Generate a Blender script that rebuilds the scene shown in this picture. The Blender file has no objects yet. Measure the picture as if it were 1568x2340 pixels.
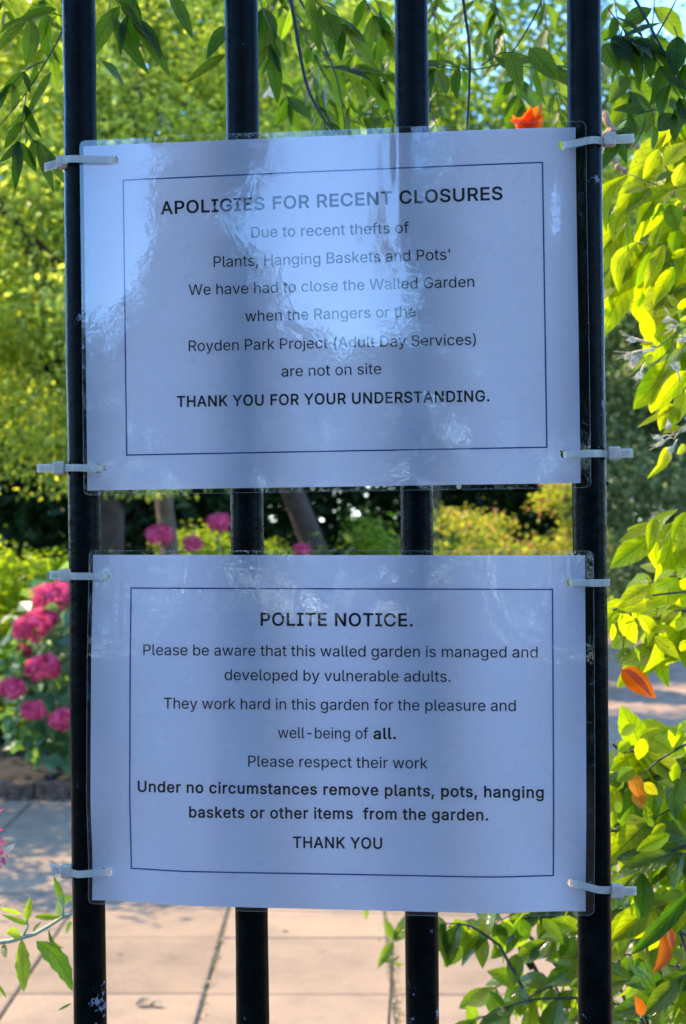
import bpy, math, random
import numpy as np
from mathutils import Vector, Matrix
R = math.radians
sc = bpy.context.scene
COL = sc.collection

# ------------------------------------------------------------------ camera, sky, sun, exposure
CAM = Vector((0, 0, 1.6))
F = 3136.0                                   # focal length in pixels of a 1568 x 2339 picture
cd = bpy.data.cameras.new('camera'); cam = bpy.data.objects.new('camera', cd); COL.objects.link(cam)
cam.location = CAM; cam.rotation_euler = (R(90), 0, 0)
cd.sensor_fit = 'HORIZONTAL'; cd.sensor_width = 36; cd.lens = 36 * F / 1568
cd.clip_start = 0.02; cd.clip_end = 600
cd.dof.use_dof = True; cd.dof.focus_distance = 0.825; cd.dof.aperture_fstop = 24
sc.camera = cam
SUN_AZ, SUN_EL = R(-65), R(46)
w = bpy.data.worlds.new('World'); sc.world = w; w.use_nodes = True
nt = w.node_tree; bg = nt.nodes['Background']
sky = nt.nodes.new('ShaderNodeTexSky'); sky.sky_type = 'NISHITA'; sky.sun_disc = False
sky.sun_elevation = SUN_EL; sky.sun_rotation = SUN_AZ; sky.ozone_density = 10; sky.altitude = 300; sky.dust_density = 0; sky.air_density = .9
nt.links.new(sky.outputs[0], bg.inputs[0]); bg.inputs[1].default_value = 0.15
SUN_DIR = Vector((math.sin(SUN_AZ) * math.cos(SUN_EL), math.cos(SUN_AZ) * math.cos(SUN_EL), math.sin(SUN_EL)))
ld = bpy.data.lights.new('sun', 'SUN'); ld.energy = 2.0; ld.angle = R(0.5); ld.color = (1, 0.83, 0.57)
sun = bpy.data.objects.new('sun', ld); COL.objects.link(sun)
sun.rotation_euler = SUN_DIR.to_track_quat('Z', 'Y').to_euler()
vs = sc.view_settings; vs.view_transform = 'Standard'; vs.look = 'None'; vs.gamma = 1; vs.exposure = 2.65
sc.cycles.max_bounces = 8; sc.cycles.transparent_max_bounces = 12
sc.cycles.use_denoising = True
sc.cycles.sample_clamp_indirect = 6

random.seed(7); rng = np.random.default_rng(7)

def at(px, py, Y):
    """A point Y metres in front of the viewer, read off the 1568-wide picture."""
    return Vector(((px - 784) / F * Y, Y, 1.6 - (py - 1170) / F * Y))

# ------------------------------------------------------------------ naming helpers
def tag(o, label=None, cat=None, group=None, kind=None):
    if label: o['label'] = label
    if cat: o['category'] = cat
    if group: o['group'] = group
    if kind: o['kind'] = kind
    return o

def thing(name, label, cat, loc=(0, 0, 0), group=None):
    o = bpy.data.objects.new(name, None); COL.objects.link(o); o.location = loc
    o.empty_display_size = .05
    return tag(o, label, cat, group)

def mesh_obj(name, verts, faces, mat, parent=None, smooth=True, attrs=None, mats=None, midx=None):
    me = bpy.data.meshes.new(name)
    v = verts.tolist() if isinstance(verts, np.ndarray) else [tuple(p) for p in verts]
    f = faces.tolist() if isinstance(faces, np.ndarray) else faces
    me.from_pydata(v, [], f)
    for m in (mats or [mat]): me.materials.append(m)
    if midx is not None: me.polygons.foreach_set('material_index', np.asarray(midx, np.int32))
    if smooth: me.polygons.foreach_set('use_smooth', np.ones(len(me.polygons), bool))
    for k, (dom, arr) in (attrs or {}).items():
        a = me.attributes.new(k, 'FLOAT', dom); a.data.foreach_set('value', np.asarray(arr, np.float32))
    me.update()
    o = bpy.data.objects.new(name, me); COL.objects.link(o)
    if parent is not None:
        o.parent = parent
        o.matrix_parent_inverse = Matrix.Translation(-parent.location)   # verts are written in world space
    return o

class MB:
    """collects pieces of one mesh"""
    def __init__(s): s.v = []; s.f = []
    def add(s, v, f):
        o = len(s.v); s.v += [tuple(p) for p in v]; s.f += [tuple(i + o for i in q) for q in f]
    def tube(s, pts, rad, n=8, cap=True):
        pts = [Vector(p) for p in pts]
        if not hasattr(rad, '__len__'): rad = [rad] * len(pts)
        V = []; Fc = []; up = Vector((0.13, 0.31, 0.94))
        for i, p in enumerate(pts):
            d = (pts[min(i + 1, len(pts) - 1)] - pts[max(i - 1, 0)]).normalized()
            a = d.cross(up)
            if a.length < .1: a = d.cross(Vector((1, 0, 0)))
            a.normalize(); b = d.cross(a)
            for k in range(n):
                t = 2 * math.pi * k / n
                V.append(p + (a * math.cos(t) + b * math.sin(t)) * rad[i])
        for i in range(len(pts) - 1):
            for k in range(n):
                Fc.append((i * n + k, i * n + (k + 1) % n, (i + 1) * n + (k + 1) % n, (i + 1) * n + k))
        if cap:
            Fc.append(tuple(range(n))[::-1]); Fc.append(tuple((len(pts) - 1) * n + k for k in range(n)))
        s.add(V, Fc)
    def box(s, c, ax, ay, az, bev=0.0):
        """box with half axes ax, ay, az (vectors), chamfered by bev (share of the half size)"""
        c = Vector(c); V = []; e = 1 - bev
        for sx in (-1, 1):
            for sy in (-1, 1):
                for sz in (-1, 1):
                    V += [c + ax * sx + ay * sy * e + az * sz * e, c + ax * sx * e + ay * sy + az * sz * e, c + ax * sx * e + ay * sy * e + az * sz]
        import bmesh
        bm = bmesh.new()
        for p in V: bm.verts.new(p)
        r = bmesh.ops.convex_hull(bm, input=bm.verts)
        bm.verts.index_update()
        s.add([v.co for v in bm.verts], [[v.index for v in f.verts] for f in bm.faces]); bm.free()
    def build(s, name, mat, parent=None, smooth=True): return mesh_obj(name, s.v, s.f, mat, parent, smooth)

# ------------------------------------------------------------------ materials
def mat(name):
    m = bpy.data.materials.new(name); m.use_nodes = True
    t = m.node_tree; p = t.nodes['Principled BSDF']; return m, t, p
def nd(t, kind, **kw):
    n = t.nodes.new(kind)
    for k, v in kw.items():
        if k.startswith('i_'): n.inputs[k[2:].replace('_', ' ')].default_value = v
        else: setattr(n, k, v)
    return n
def ramp(t, fac, stops):
    r = t.nodes.new('ShaderNodeValToRGB'); e = r.color_ramp.elements
    while len(e) < len(stops): e.new(.5)
    for x, (p, c) in zip(e, stops): x.position = p; x.color = (*c, 1) if len(c) == 3 else c
    t.links.new(fac, r.inputs[0]); return r
def noise(t, scale, detail=4, rough=.6, vec=None, dist=0):
    n = nd(t, 'ShaderNodeTexNoise'); n.inputs['Scale'].default_value = scale; n.inputs['Detail'].default_value = detail
    n.inputs['Roughness'].default_value = rough; n.inputs['Distortion'].default_value = dist
    if vec is None:
        c = t.nodes.new('ShaderNodeTexCoord'); vec = c.outputs['Object']
    t.links.new(vec, n.inputs['Vector']); return n
def bump(t, height, dist, strength=1.0):
    b = nd(t, 'ShaderNodeBump'); b.inputs['Strength'].default_value = strength; b.inputs['Distance'].default_value = dist
    t.links.new(height, b.inputs['Height']); return b

def leaf_mat(name, dark, light, trans, tmix=.5, rough=.4, veins=False, spec=.5, odd=None):
    """leaf: reflecting side between two greens per leaf, and light that comes through it"""
    m, t, p = mat(name); out = t.nodes['Material Output']
    a = nd(t, 'ShaderNodeAttribute', attribute_name='tint')
    st = [(0, dark), (.85, light)] + ([(.93, odd)] if odd else [])
    rc = ramp(t, a.outputs['Fac'], st)
    col = rc.outputs[0]
    tr = nd(t, 'ShaderNodeBsdfTranslucent')
    tc = ramp(t, a.outputs['Fac'], [(0, (trans[0] * .22, trans[1] * .38, trans[2] * .6)), (.4, (trans[0] * .5, trans[1] * .6, trans[2] * .8)), (.85, trans)] + ([(.93, tuple(min(1, c * 1.8) for c in odd))] if odd else []))
    tcol = tc.outputs[0]
    if veins:
        al = nd(t, 'ShaderNodeAttribute', attribute_name='along'); ac = nd(t, 'ShaderNodeAttribute', attribute_name='across')
        ab = nd(t, 'ShaderNodeMath', operation='ABSOLUTE'); t.links.new(ac.outputs['Fac'], ab.inputs[0])
        m1 = nd(t, 'ShaderNodeMath', operation='MULTIPLY_ADD'); t.links.new(ab.outputs[0], m1.inputs[0]); m1.inputs[1].default_value = -.28; t.links.new(al.outputs['Fac'], m1.inputs[2])
        m2 = nd(t, 'ShaderNodeMath', operation='MULTIPLY'); t.links.new(m1.outputs[0], m2.inputs[0]); m2.inputs[1].default_value = 44
        sn = nd(t, 'ShaderNodeMath', operation='SINE'); t.links.new(m2.outputs[0], sn.inputs[0])
        v1 = nd(t, 'ShaderNodeMapRange'); t.links.new(sn.outputs[0], v1.inputs[0]); v1.inputs[1].default_value = .65; v1.inputs[2].default_value = 1; v1.inputs[3].default_value = 0; v1.inputs[4].default_value = .6
        v2 = nd(t, 'ShaderNodeMapRange'); t.links.new(ab.outputs[0], v2.inputs[0]); v2.inputs[1].default_value = .02; v2.inputs[2].default_value = .09; v2.inputs[3].default_value = .9; v2.inputs[4].default_value = 0
        mx = nd(t, 'ShaderNodeMath', operation='MAXIMUM'); t.links.new(v1.outputs[0], mx.inputs[0]); t.links.new(v2.outputs[0], mx.inputs[1])
        g = nd(t, 'ShaderNodeMixRGB', blend_type='MULTIPLY'); t.links.new(mx.outputs[0], g.inputs[0]); t.links.new(tcol, g.inputs[1]); g.inputs[2].default_value = (.45, .5, .4, 1); tcol = g.outputs[0]
        n = noise(t, 160, 3); b = bump(t, n.outputs[0], .0006); b2 = bump(t, mx.outputs[0], .0008)
        t.links.new(b.outputs[0], b2.inputs['Normal']); t.links.new(b2.outputs[0], p.inputs['Normal'])
        # blotches of age on the leaf
        n2 = noise(t, 55, 3); bl = ramp(t, n2.outputs[0], [(.35, (.75, .75, .7)), (.65, (1.1, 1.08, 1))])
        g2 = nd(t, 'ShaderNodeMixRGB', blend_type='MULTIPLY'); g2.inputs[0].default_value = 1; t.links.new(tcol, g2.inputs[1]); t.links.new(bl.outputs[0], g2.inputs[2]); tcol = g2.outputs[0]
        n3 = noise(t, 210, 3, .6); s3 = ramp(t, n3.outputs[0], [(.66, (0, 0, 0)), (.70, (1, 1, 1))])
        g3 = nd(t, 'ShaderNodeMixRGB'); t.links.new(s3.outputs[0], g3.inputs[0]); t.links.new(tcol, g3.inputs[1]); g3.inputs[2].default_value = (.16, .08, .015, 1); tcol = g3.outputs[0]
        g4 = nd(t, 'ShaderNodeMixRGB'); t.links.new(s3.outputs[0], g4.inputs[0]); t.links.new(col, g4.inputs[1]); g4.inputs[2].default_value = (.09, .05, .015, 1); col = g4.outputs[0]
    t.links.new(col, p.inputs['Base Color']); p.inputs['Roughness'].default_value = rough; p.inputs['Specular IOR Level'].default_value = spec
    t.links.new(tcol, tr.inputs[0])
    mix = nd(t, 'ShaderNodeMixShader'); mix.inputs[0].default_value = tmix
    t.links.new(p.outputs[0], mix.inputs[1]); t.links.new(tr.outputs[0], mix.inputs[2]); t.links.new(mix.outputs[0], out.inputs[0])
    return m

def plain(name, col, rough=.6, var=.25, scale=30, bdist=.002, spec=.4, detail=5):
    m, t, p = mat(name)
    n = noise(t, scale, detail); r = ramp(t, n.outputs[0], [(.3, tuple(c * (1 - var) for c in col)), (.7, tuple(min(1, c * (1 + var)) for c in col))])
    t.links.new(r.outputs[0], p.inputs['Base Color']); p.inputs['Roughness'].default_value = rough; p.inputs['Specular IOR Level'].default_value = spec
    b = bump(t, n.outputs[0], bdist); t.links.new(b.outputs[0], p.inputs['Normal'])
    return m

M = {}
M['far_yellow'] = leaf_mat('sunny yellow green leaves', (.10, .14, .012), (.52, .48, .09), (1, 1, .07), .6, rough=.33, spec=.5)
M['far_mid'] = leaf_mat('mid green leaves', (.06, .10, .015), (.13, .17, .02), (.60, .72, .03), .55, spec=.25)
M['far_grey'] = leaf_mat('greyish green leaves', (.09, .12, .045), (.30, .31, .14), (.66, .74, .16), .5, spec=.4)
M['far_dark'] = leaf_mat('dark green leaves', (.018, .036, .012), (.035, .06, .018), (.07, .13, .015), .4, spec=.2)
M['lime'] = leaf_mat('lime leaves', (.10, .15, .012), (.18, .22, .012), (.85, .95, .015), .6, spec=.25)
M['gold'] = leaf_mat('golden leaves', (.28, .26, .02), (.5, .42, .05), (1, .95, .05), .58, spec=.25, odd=(.5, .2, .1))
M['hydrangea_leaf'] = leaf_mat('hydrangea leaves', (.06, .13, .055), (.15, .24, .11), (.3, .5, .06), .4, rough=.42)
M['pink'] = leaf_mat('hydrangea petals', (.62, .03, .10), (.88, .14, .25), (.95, .09, .19), .45, rough=.7, spec=.15)
M['jasmine'] = leaf_mat('jasmine leaflets', (.016, .036, .006), (.05, .085, .01), (.34, .50, .010), .5, .4, veins=True, spec=.25)
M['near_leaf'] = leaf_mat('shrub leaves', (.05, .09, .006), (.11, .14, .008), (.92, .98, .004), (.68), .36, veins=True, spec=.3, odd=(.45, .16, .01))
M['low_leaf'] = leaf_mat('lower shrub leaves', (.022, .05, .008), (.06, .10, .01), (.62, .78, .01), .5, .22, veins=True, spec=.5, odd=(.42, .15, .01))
M['buddleia'] = leaf_mat('toothed leaves', (.025, .07, .022), (.06, .11, .02), (.6, .75, .012), .5, .45, veins=True, spec=.3)
M['orange'] = leaf_mat('orange leaf', (.8, .10, .006), (.95, .16, .012), (1, .19, .004), .6, .4)
M['white_petal'] = leaf_mat('cream petals', (.72, .62, .40), (.85, .76, .55), (.8, .62, .35), .45, .6, spec=.2)
M['bark'] = plain('bark', (.05, .027, .015), .85, .5, 14, .02)
M['bark_lit'] = plain('sunlit bark', (.13, .08, .045), .85, .5, 12, .02)  # lighter copy of the bark, sunlight put into its colour
M['stem_dark'] = plain('dark vine stem', (.03, .025, .02), .6, .4, 200, .0005)
M['stem_green'] = plain('green stem', (.12, .17, .06), .5, .3, 200, .0004)
M['stem_pale'] = plain('pale felted stem', (.32, .36, .24), .7, .2, 300, .0003)
M['soil'] = plain('soil', (.010, .007, .005), .95, .6, 9, .05)
M['brick'] = plain('old brick', (.11, .06, .035), .95, .7, 22, .03)
M['path'] = plain('worn path', (.34, .215, .13), .95, .35, 6, .006)
M['lane'] = plain('lane', (.03, .03, .03), 1, .35, 5, .005, .03)

# ------------------------------------------------------------------ leaf geometry
def unit(a): return a / np.maximum(np.linalg.norm(a, axis=-1, keepdims=True), 1e-9)
def kites(P, size, outward=None, droop=.35, aspect=.5, upbias=.8):
    """many small folded leaves at points P; returns verts, tris, tint"""
    n = len(P)
    nr = rng.normal(size=(n, 3)); nr[:, 2] = np.abs(nr[:, 2]) + upbias
    if outward is not None: nr += outward * .7
    nr = unit(nr)
    d = rng.normal(size=(n, 3)); d[:, 2] -= droop; d = unit(d - nr * (d * nr).sum(1, keepdims=True))
    s = np.cross(nr, d)
    L = size * rng.uniform(.6, 1.25, (n, 1)); W = L * aspect * rng.uniform(.75, 1.2, (n, 1))
    fold = L * rng.uniform(.03, .16, (n, 1))
    V = np.empty((n, 4, 3))
    V[:, 0] = P; V[:, 1] = P + d * L * .45 + s * W * .5 + nr * fold; V[:, 2] = P + d * L - nr * fold * .8; V[:, 3] = P + d * L * .45 - s * W * .5 + nr * fold
    i = (np.arange(n) * 4)[:, None]
    T = np.concatenate([i + [0, 2, 1], i + [0, 3, 2]], 1).reshape(-1, 3)
    return V.reshape(-1, 3), T, rng.random(n)

def crown_points(c, r, n, clumps, spread, shell=.55, zmin=None):
    """leaf positions in uneven clumps through an ellipsoid"""
    c = np.array(c, float); r = np.array(r, float)
    d = unit(rng.normal(size=(clumps, 3))); rad = rng.uniform(shell, 1.0, (clumps, 1)) * rng.uniform(.8, 1.08, (clumps, 1))
    cc = c + d * r * rad
    wts = rng.uniform(.4, 1.6, clumps); k = rng.choice(clumps, n, p=wts / wts.sum())
    sp = rng.uniform(.6, 1.3, clumps)[k][:, None] * spread
    P = cc[k] + rng.normal(size=(n, 3)) * sp * [1, 1, .7]
    if zmin is not None: P = P[P[:, 2] > zmin]
    out = unit((P - c) / r)
    return P, out, cc

def foliage(name, P, size, m, parent, outward=None, **kw):
    V, T, ti = kites(P, size, outward, **kw)
    return mesh_obj(name, V, T, m, parent, smooth=False, attrs={'tint': ('FACE', np.repeat(ti, 2))})

def tree(label, base, h, crown_c, crown_r, n, leaf, m, bark='bark', trunk_r=.14, clumps=60, spread=.35, lean=(0, 0), name='tree', cat='tree', zmin=.6, shell=.5, group=None):
    b = Vector(base); o = thing(name, label, cat, b, group)
    P, out, cc = crown_points(crown_c, crown_r, n, clumps, spread, shell, zmin)
    foliage('crown', P, leaf, m, o, out, upbias=.35)
    mb = MB(); top = Vector(crown_c)
    pts = [b.lerp(top, t) + Vector((math.sin(t * 5 + lean[0]) * .06 + lean[0] * t * (1 - t) * 2, math.cos(t * 4) * .05, 0)) for t in (0, .06, .2, .4, .6, .8, 1)]
    mb.tube(pts, [trunk_r * q for q in (1.35, 1.05, .95, .85, .7, .5, .25)], 10)
    for q in cc[::max(1, clumps // 12)]:
        s = pts[random.choice((3, 4, 5))]; e = Vector(q); mid = s.lerp(e, .5) + Vector((0, 0, .12))
        mb.tube([s, mid, e], [trunk_r * .4, trunk_r * .25, trunk_r * .08], 6)
    mb.build('trunk', M[bark], o)
    return o

def bush(label, base, r, n, leaf, m, clumps=40, spread=.14, name='shrub', aspect=.5, group=None, stem='bark', shell=.3, cat='shrub'):
    b = Vector(base); o = thing(name, label, cat, b, group)
    c = (b.x, b.y, b.z + r[2] * .95)
    P, out, cc = crown_points(c, r, n, clumps, spread, shell, .03)
    foliage('foliage', P, leaf, m, o, out, aspect=aspect)
    mb = MB()
    for q in cc[::max(1, clumps // 10)]:
        e = Vector(q); s = b + Vector((random.uniform(-.08, .08), random.uniform(-.08, .08), 0))
        mb.tube([s, s.lerp(e, .5) + Vector((0, 0, .08)), e], [.016, .011, .004], 6)
    mb.build('stem', M[stem], o)
    return o

class Leaves:
    """detailed near leaves gathered into one mesh"""
    NS = 11
    def __init__(s): s.v = []; s.f = []; s.al = []; s.ac = []; s.ti = []; s.n = 0
    def add(s, B, D, N, W, curl=.2, fold=.25, tint=None, teeth=.03, shape=.8, twist=0, side=0):
        B = np.array(B, float); D = np.array(D, float); L = np.linalg.norm(D); d = D / L
        N = np.array(N, float); N = N - d * (N @ d); N /= max(np.linalg.norm(N), 1e-6); S = np.cross(d, N)
        ns = s.NS; cols = np.array([-1, -.5, 0, .5, 1.])
        V = []
        ph = random.random() * 6
        for i in range(ns):
            t = i / (ns - 1)
            wd = W * .5 * (math.sin(math.pi * min(1, t) ** shape) ** .85 if 0 < t < 1 else 0)
            wd *= 1 + teeth * (1 if i % 2 else -1)
            if i == 0: wd = W * .02
            cen = B + d * L * t * (1 - .1 * abs(curl) * t) - N * L * curl * t * t * .9 + S * L * side * math.sin(math.pi * t) * .25
            tw = twist * t; S2 = S * math.cos(tw) + N * math.sin(tw); N2 = N * math.cos(tw) - S * math.sin(tw)
            for c in cols:
                wav = math.sin(t * 14 + ph + c * 2) * .05 * wd * abs(c)
                V.append(cen + S2 * wd * c + N2 * (abs(c) ** 1.3 * wd * fold + wav)); s.al.append(t); s.ac.append(c)
        o = len(s.v); s.v += V
        for i in range(ns - 1):
            for j in range(4):
                a = o + i * 5 + j; s.f.append((a, a + 1, a + 6, a + 5))
        s.ti += [random.random() * .8 if tint is None else tint] * ((ns - 1) * 4); s.n += 1
    def build(s, name, m, parent):
        return mesh_obj(name, np.array(s.v), s.f, m, parent, True, {'along': ('POINT', s.al), 'across': ('POINT', s.ac), 'tint': ('FACE', s.ti)})

def pxleaf(lv, b, t, wpx, Y, dy=None, tint=None, curl=None, fold=.25, **kw):
    """a leaf whose base and tip lie near two picture points, at its own depth and tilted out of the picture plane"""
    dy = random.uniform(-.018, .018) if dy is None else dy
    B = at(*b, Y); T = at(*t, Y + dy)
    Nn = Vector((random.uniform(-.5, .5), -1, random.uniform(.1, .9)))
    curl = random.uniform(-.05, .25) if curl is None else curl
    kw.setdefault('shape', random.uniform(.68, .98)); kw.setdefault('twist', random.uniform(-.35, .35))
    lv.add(B, T - B, Nn, wpx / F * Y, curl, fold, tint, **kw)

def sprig(lv, mb, pts, r, n, L, W, droop=.6, tint=None, pair=True, start=.1, fan=1.0, r2=None, curl=.2, term=True, teeth=.02, shape=.85):
    """a stem through pts with leaves set along it"""
    pts = [Vector(p) for p in pts]
    # smooth the path
    Q = []
    for i in range(len(pts) - 1):
        p0 = pts[max(i - 1, 0)]; p1 = pts[i]; p2 = pts[i + 1]; p3 = pts[min(i + 2, len(pts) - 1)]
        for k in range(6):
            t = k / 6; Q.append(.5 * ((2 * p1) + (p2 - p0) * t + (2 * p0 - 5 * p1 + 4 * p2 - p3) * t * t + (3 * p1 - p0 - 3 * p2 + p3) * t ** 3))
    Q.append(pts[-1])
    rr = [r + ((r2 if r2 else r * .4) - r) * i / (len(Q) - 1) for i in range(len(Q))]
    mb.tube(Q, rr, 6)
    for k in range(n):
        t = start + (1 - start) * (k + .5) / n; x = t * (len(Q) - 1); i = min(int(x), len(Q) - 2)
        p = Q[i].lerp(Q[i + 1], x - i); d = (Q[i + 1] - Q[i]).normalized()
        for sgn in ((-1, 1) if pair else ((-1) ** k,)):
            side = d.cross(Vector((0, 1, random.uniform(-.6, .6)))).normalized() * sgn
            v = (side * fan + d * random.uniform(.3, .9) + Vector((random.uniform(-.3, .3), random.uniform(-.5, .5), -droop * random.uniform(.5, 1.4)))).normalized()
            l = L * random.uniform(.65, 1.2)
            N = Vector((random.uniform(-.7, .7), random.uniform(-1, -.1), random.uniform(.2, 1)))
            lv.add(p, v * l, N, W * l / L * random.uniform(.8, 1.2), random.uniform(0, curl * 2), random.uniform(.1, .4), tint if tint is None else min(.84, max(0, tint + random.uniform(-.2, .2))), teeth, shape, random.uniform(-.4, .4), random.uniform(-.4, .4))
    if term:
        d = (Q[-1] - Q[-2]).normalized()
        lv.add(Q[-1], (d + Vector((0, 0, -.3))) * L, Vector((.1, -1, .5)), W, curl, .25, tint, teeth, shape)

# ------------------------------------------------------------------ ground
def sheet(name, x0, x1, y0, y1, z, m, nx=1, ny=1, amp=0):
    xs = np.linspace(x0, x1, nx + 1); ys = np.linspace(y0, y1, ny + 1)
    V = [(x, y, z + (random.uniform(-amp, amp) if amp else 0)) for y in ys for x in xs]
    Fc = [(j * (nx + 1) + i, j * (nx + 1) + i + 1, (j + 1) * (nx + 1) + i + 1, (j + 1) * (nx + 1) + i) for j in range(ny) for i in range(nx)]
    return tag(mesh_obj(name, V, Fc, m, None, True), kind='structure')
sheet('ground', -250, 250, -250, 250, -.03, M['soil'])
sheet('lane', -30, 30, -9, .45, -.012, M['lane'])
sheet('garden_path', .9, 5.2, 7.66, 18, .004, M['path'], 60, 140, .006)
# paving: slabs with open joints, laid as one floor
m, t, p = mat('pink concrete slabs'); M['slab'] = m
a = nd(t, 'ShaderNodeAttribute', attribute_name='tint')
r1 = ramp(t, a.outputs['Fac'], [(0, (.245, .160, .088)), (1, (.31, .206, .116))])
n1 = noise(t, 3.0, 6, .65); r2 = ramp(t, n1.outputs[0], [(.3, (.66, .66, .66)), (.5, (.95, .95, .95)), (.68, (1.1, 1.08, 1.05))])
n2 = noise(t, 90, 6, .7); r3 = ramp(t, n2.outputs[0], [(.26, (.5, .48, .46)), (.38, (.9, .9, .9)), (.55, (1, 1, 1)), (.75, (1.2, 1.18, 1.15))])
g1 = nd(t, 'ShaderNodeMixRGB', blend_type='MULTIPLY'); g1.inputs[0].default_value = 1; t.links.new(r1.outputs[0], g1.inputs[1]); t.links.new(r2.outputs[0], g1.inputs[2])
g2 = nd(t, 'ShaderNodeMixRGB', blend_type='MULTIPLY'); g2.inputs[0].default_value = 1; t.links.new(g1.outputs[0], g2.inputs[1]); t.links.new(r3.outputs[0], g2.inputs[2])
t.links.new(g2.outputs[0], p.inputs['Base Color']); p.inputs['Roughness'].default_value = .92
b = bump(t, n2.outputs[0], .004); t.links.new(b.outputs[0], p.inputs['Normal'])
M['joint'] = plain('sandy joints', (.20, .15, .09), .95, .5, 40, .01)
def paving():
    V = []; Fc = []; ti = []; mi = []
    GX, GY, gap = .625, .6, .007
    for i in range(-9, 9):
        for j in range(-7, 7):
            x0 = .172 + i * GX; y0 = 5.12 + j * GY
            if y0 + GY > 7.6 or y0 < .5: continue
            z = random.uniform(-.0015, .0015) + .012; tx, ty = random.uniform(-.002, .002), random.uniform(-.002, .002)
            g = gap * random.uniform(.7, 1.4); ch = .006; o = len(V)
            gx = g * .7 + .002
            X0, X1, Y0, Y1 = x0 + gx, x0 + GX - gx, y0 + g * .6, y0 + GY - g * .6
            for (dx, zz) in ((0, -.01), (0, -.004), (ch, 0)):
                for (x, y) in ((X0 + dx, Y0 + dx), (X1 - dx, Y0 + dx), (X1 - dx, Y1 - dx), (X0 + dx, Y1 - dx)):
                    V.append((x, y, z + zz + (x - x0) * tx + (y - y0) * ty))
            for q in range(2):
                for k in range(4): Fc.append((o + q * 4 + k, o + q * 4 + (k + 1) % 4, o + q * 4 + 4 + (k + 1) % 4, o + q * 4 + 4 + k))
            Fc.append((o + 8, o + 9, o + 10, o + 11)); tv = random.random(); ti += [tv] * 9; mi += [0] * 9
    o = len(V); V += [(-5.5, .5, .002), (5.9, .5, .002), (5.9, 7.6, .002), (-5.5, 7.6, .002)]; Fc.append((o, o + 1, o + 2, o + 3)); ti.append(0); mi.append(1)
    tag(mesh_obj('paving', V, Fc, None, None, False, {'tint': ('FACE', ti)}, [M['slab'], M['joint']], mi), kind='structure')
paving()

# ------------------------------------------------------------------ gate
GO = Vector((0, .8350, 1.6)); GR = Matrix.Rotation(R(-5.5), 3, 'Z') @ Matrix.Rotation(R(-.66), 3, 'Y')
def G(x, y, z): return GO + GR @ Vector((x, y, z))
GN = GR @ Vector((0, 1, 0))
def gate_xz(px, py):
    """where the sight line through a picture point meets the plane of the bars"""
    d = at(px, py, 1) - CAM; s = (GO - CAM).dot(GN) / d.dot(GN); q = GR.transposed() @ (CAM + d * s - GO); return q.x, q.z
m, t, p = mat('black gloss paint'); M['paint'] = m
n1 = noise(t, 9, 6, .7, dist=.4); n2 = noise(t, 70, 5, .65); n3 = noise(t, 26, 6, .7)
c1 = ramp(t, n2.outputs[0], [(.3, (.0012, .0014, .0012)), (.7, (.004, .0052, .0042))])
flake = nd(t, 'ShaderNodeMath', operation='MULTIPLY'); t.links.new(n1.outputs[0], flake.inputs[0]); t.links.new(n3.outputs[0], flake.inputs[1])
sx_ = nd(t, 'ShaderNodeSeparateXYZ'); tc_ = t.nodes.new('ShaderNodeTexCoord'); t.links.new(tc_.outputs['Object'], sx_.inputs[0])
low = nd(t, 'ShaderNodeMapRange'); t.links.new(sx_.outputs['Z'], low.inputs[0]); low.inputs[1].default_value = 1.33; low.inputs[2].default_value = 1.46; low.inputs[3].default_value = .012; low.inputs[4].default_value = -.04
fsum = nd(t, 'ShaderNodeMath', operation='ADD'); t.links.new(flake.outputs[0], fsum.inputs[0]); t.links.new(low.outputs[0], fsum.inputs[1])
fl = ramp(t, fsum.outputs[0], [(.348, (0, 0, 0)), (.354, (1, 1, 1))])
pit = ramp(t, n2.outputs[0], [(.70, (0, 0, 0)), (.73, (.6, .6, .6))])
mxp = nd(t, 'ShaderNodeMath', operation='MAXIMUM'); t.links.new(fl.outputs[0], mxp.inputs[0]); t.links.new(pit.outputs[0], mxp.inputs[1])
mx = nd(t, 'ShaderNodeMixRGB'); t.links.new(mxp.outputs[0], mx.inputs[0]); t.links.new(c1.outputs[0], mx.inputs[1]); mx.inputs[2].default_value = (.17, .165, .19, 1)
t.links.new(mx.outputs[0], p.inputs['Base Color']); p.inputs['Specular IOR Level'].default_value = .04
rr = ramp(t, mxp.outputs[0], [(0, (.27, .27, .27)), (1, (.8, .8, .8))]); t.links.new(rr.outputs[0], p.inputs['Roughness'])
b1 = bump(t, n2.outputs[0], .0009, 1); b2 = bump(t, fl.outputs[0], -.0006); t.links.new(b1.outputs[0], b2.inputs['Normal']); t.links.new(b2.outputs[0], p.inputs['Normal'])
gate = thing('metal_gate', 'black painted metal gate of upright round bars with flaking paint', 'gate', (0, .835, 0))
BARX = [gate_xz(px, 1170)[0] for px in (193, 564, 953, 1347)]
def bar(x, rad=.0101):
    mb = MB(); zs = np.linspace(-1.5, .95, 260); ph = random.random() * 9
    pts = [G(x + .0002 * math.sin(z * 23 + ph), .0002 * math.cos(z * 17 + ph), z) for z in zs]
    mb.tube(pts, [rad * (1 + .012 * math.sin(z * 61 + ph) + random.uniform(-.006, .006)) for z in zs], 28)
    mb.build('bar', M['paint'], gate)
sp = (BARX[3] - BARX[0]) / 3
for x in BARX + [BARX[0] - sp * k for k in (1, 2, 3, 4)] + [BARX[3] + sp * k for k in (1, 2, 3, 4)]: bar(x)
for z in (-1.42, -.78, .72):
    mb = MB(); mb.box(G((BARX[0] + BARX[3]) / 2, 0, z), GR @ Vector((sp * 6, 0, 0)), GR @ Vector((0, .006, 0)), GR @ Vector((0, 0, .02)), .06); mb.build('rail', M['paint'], gate, False)
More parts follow.
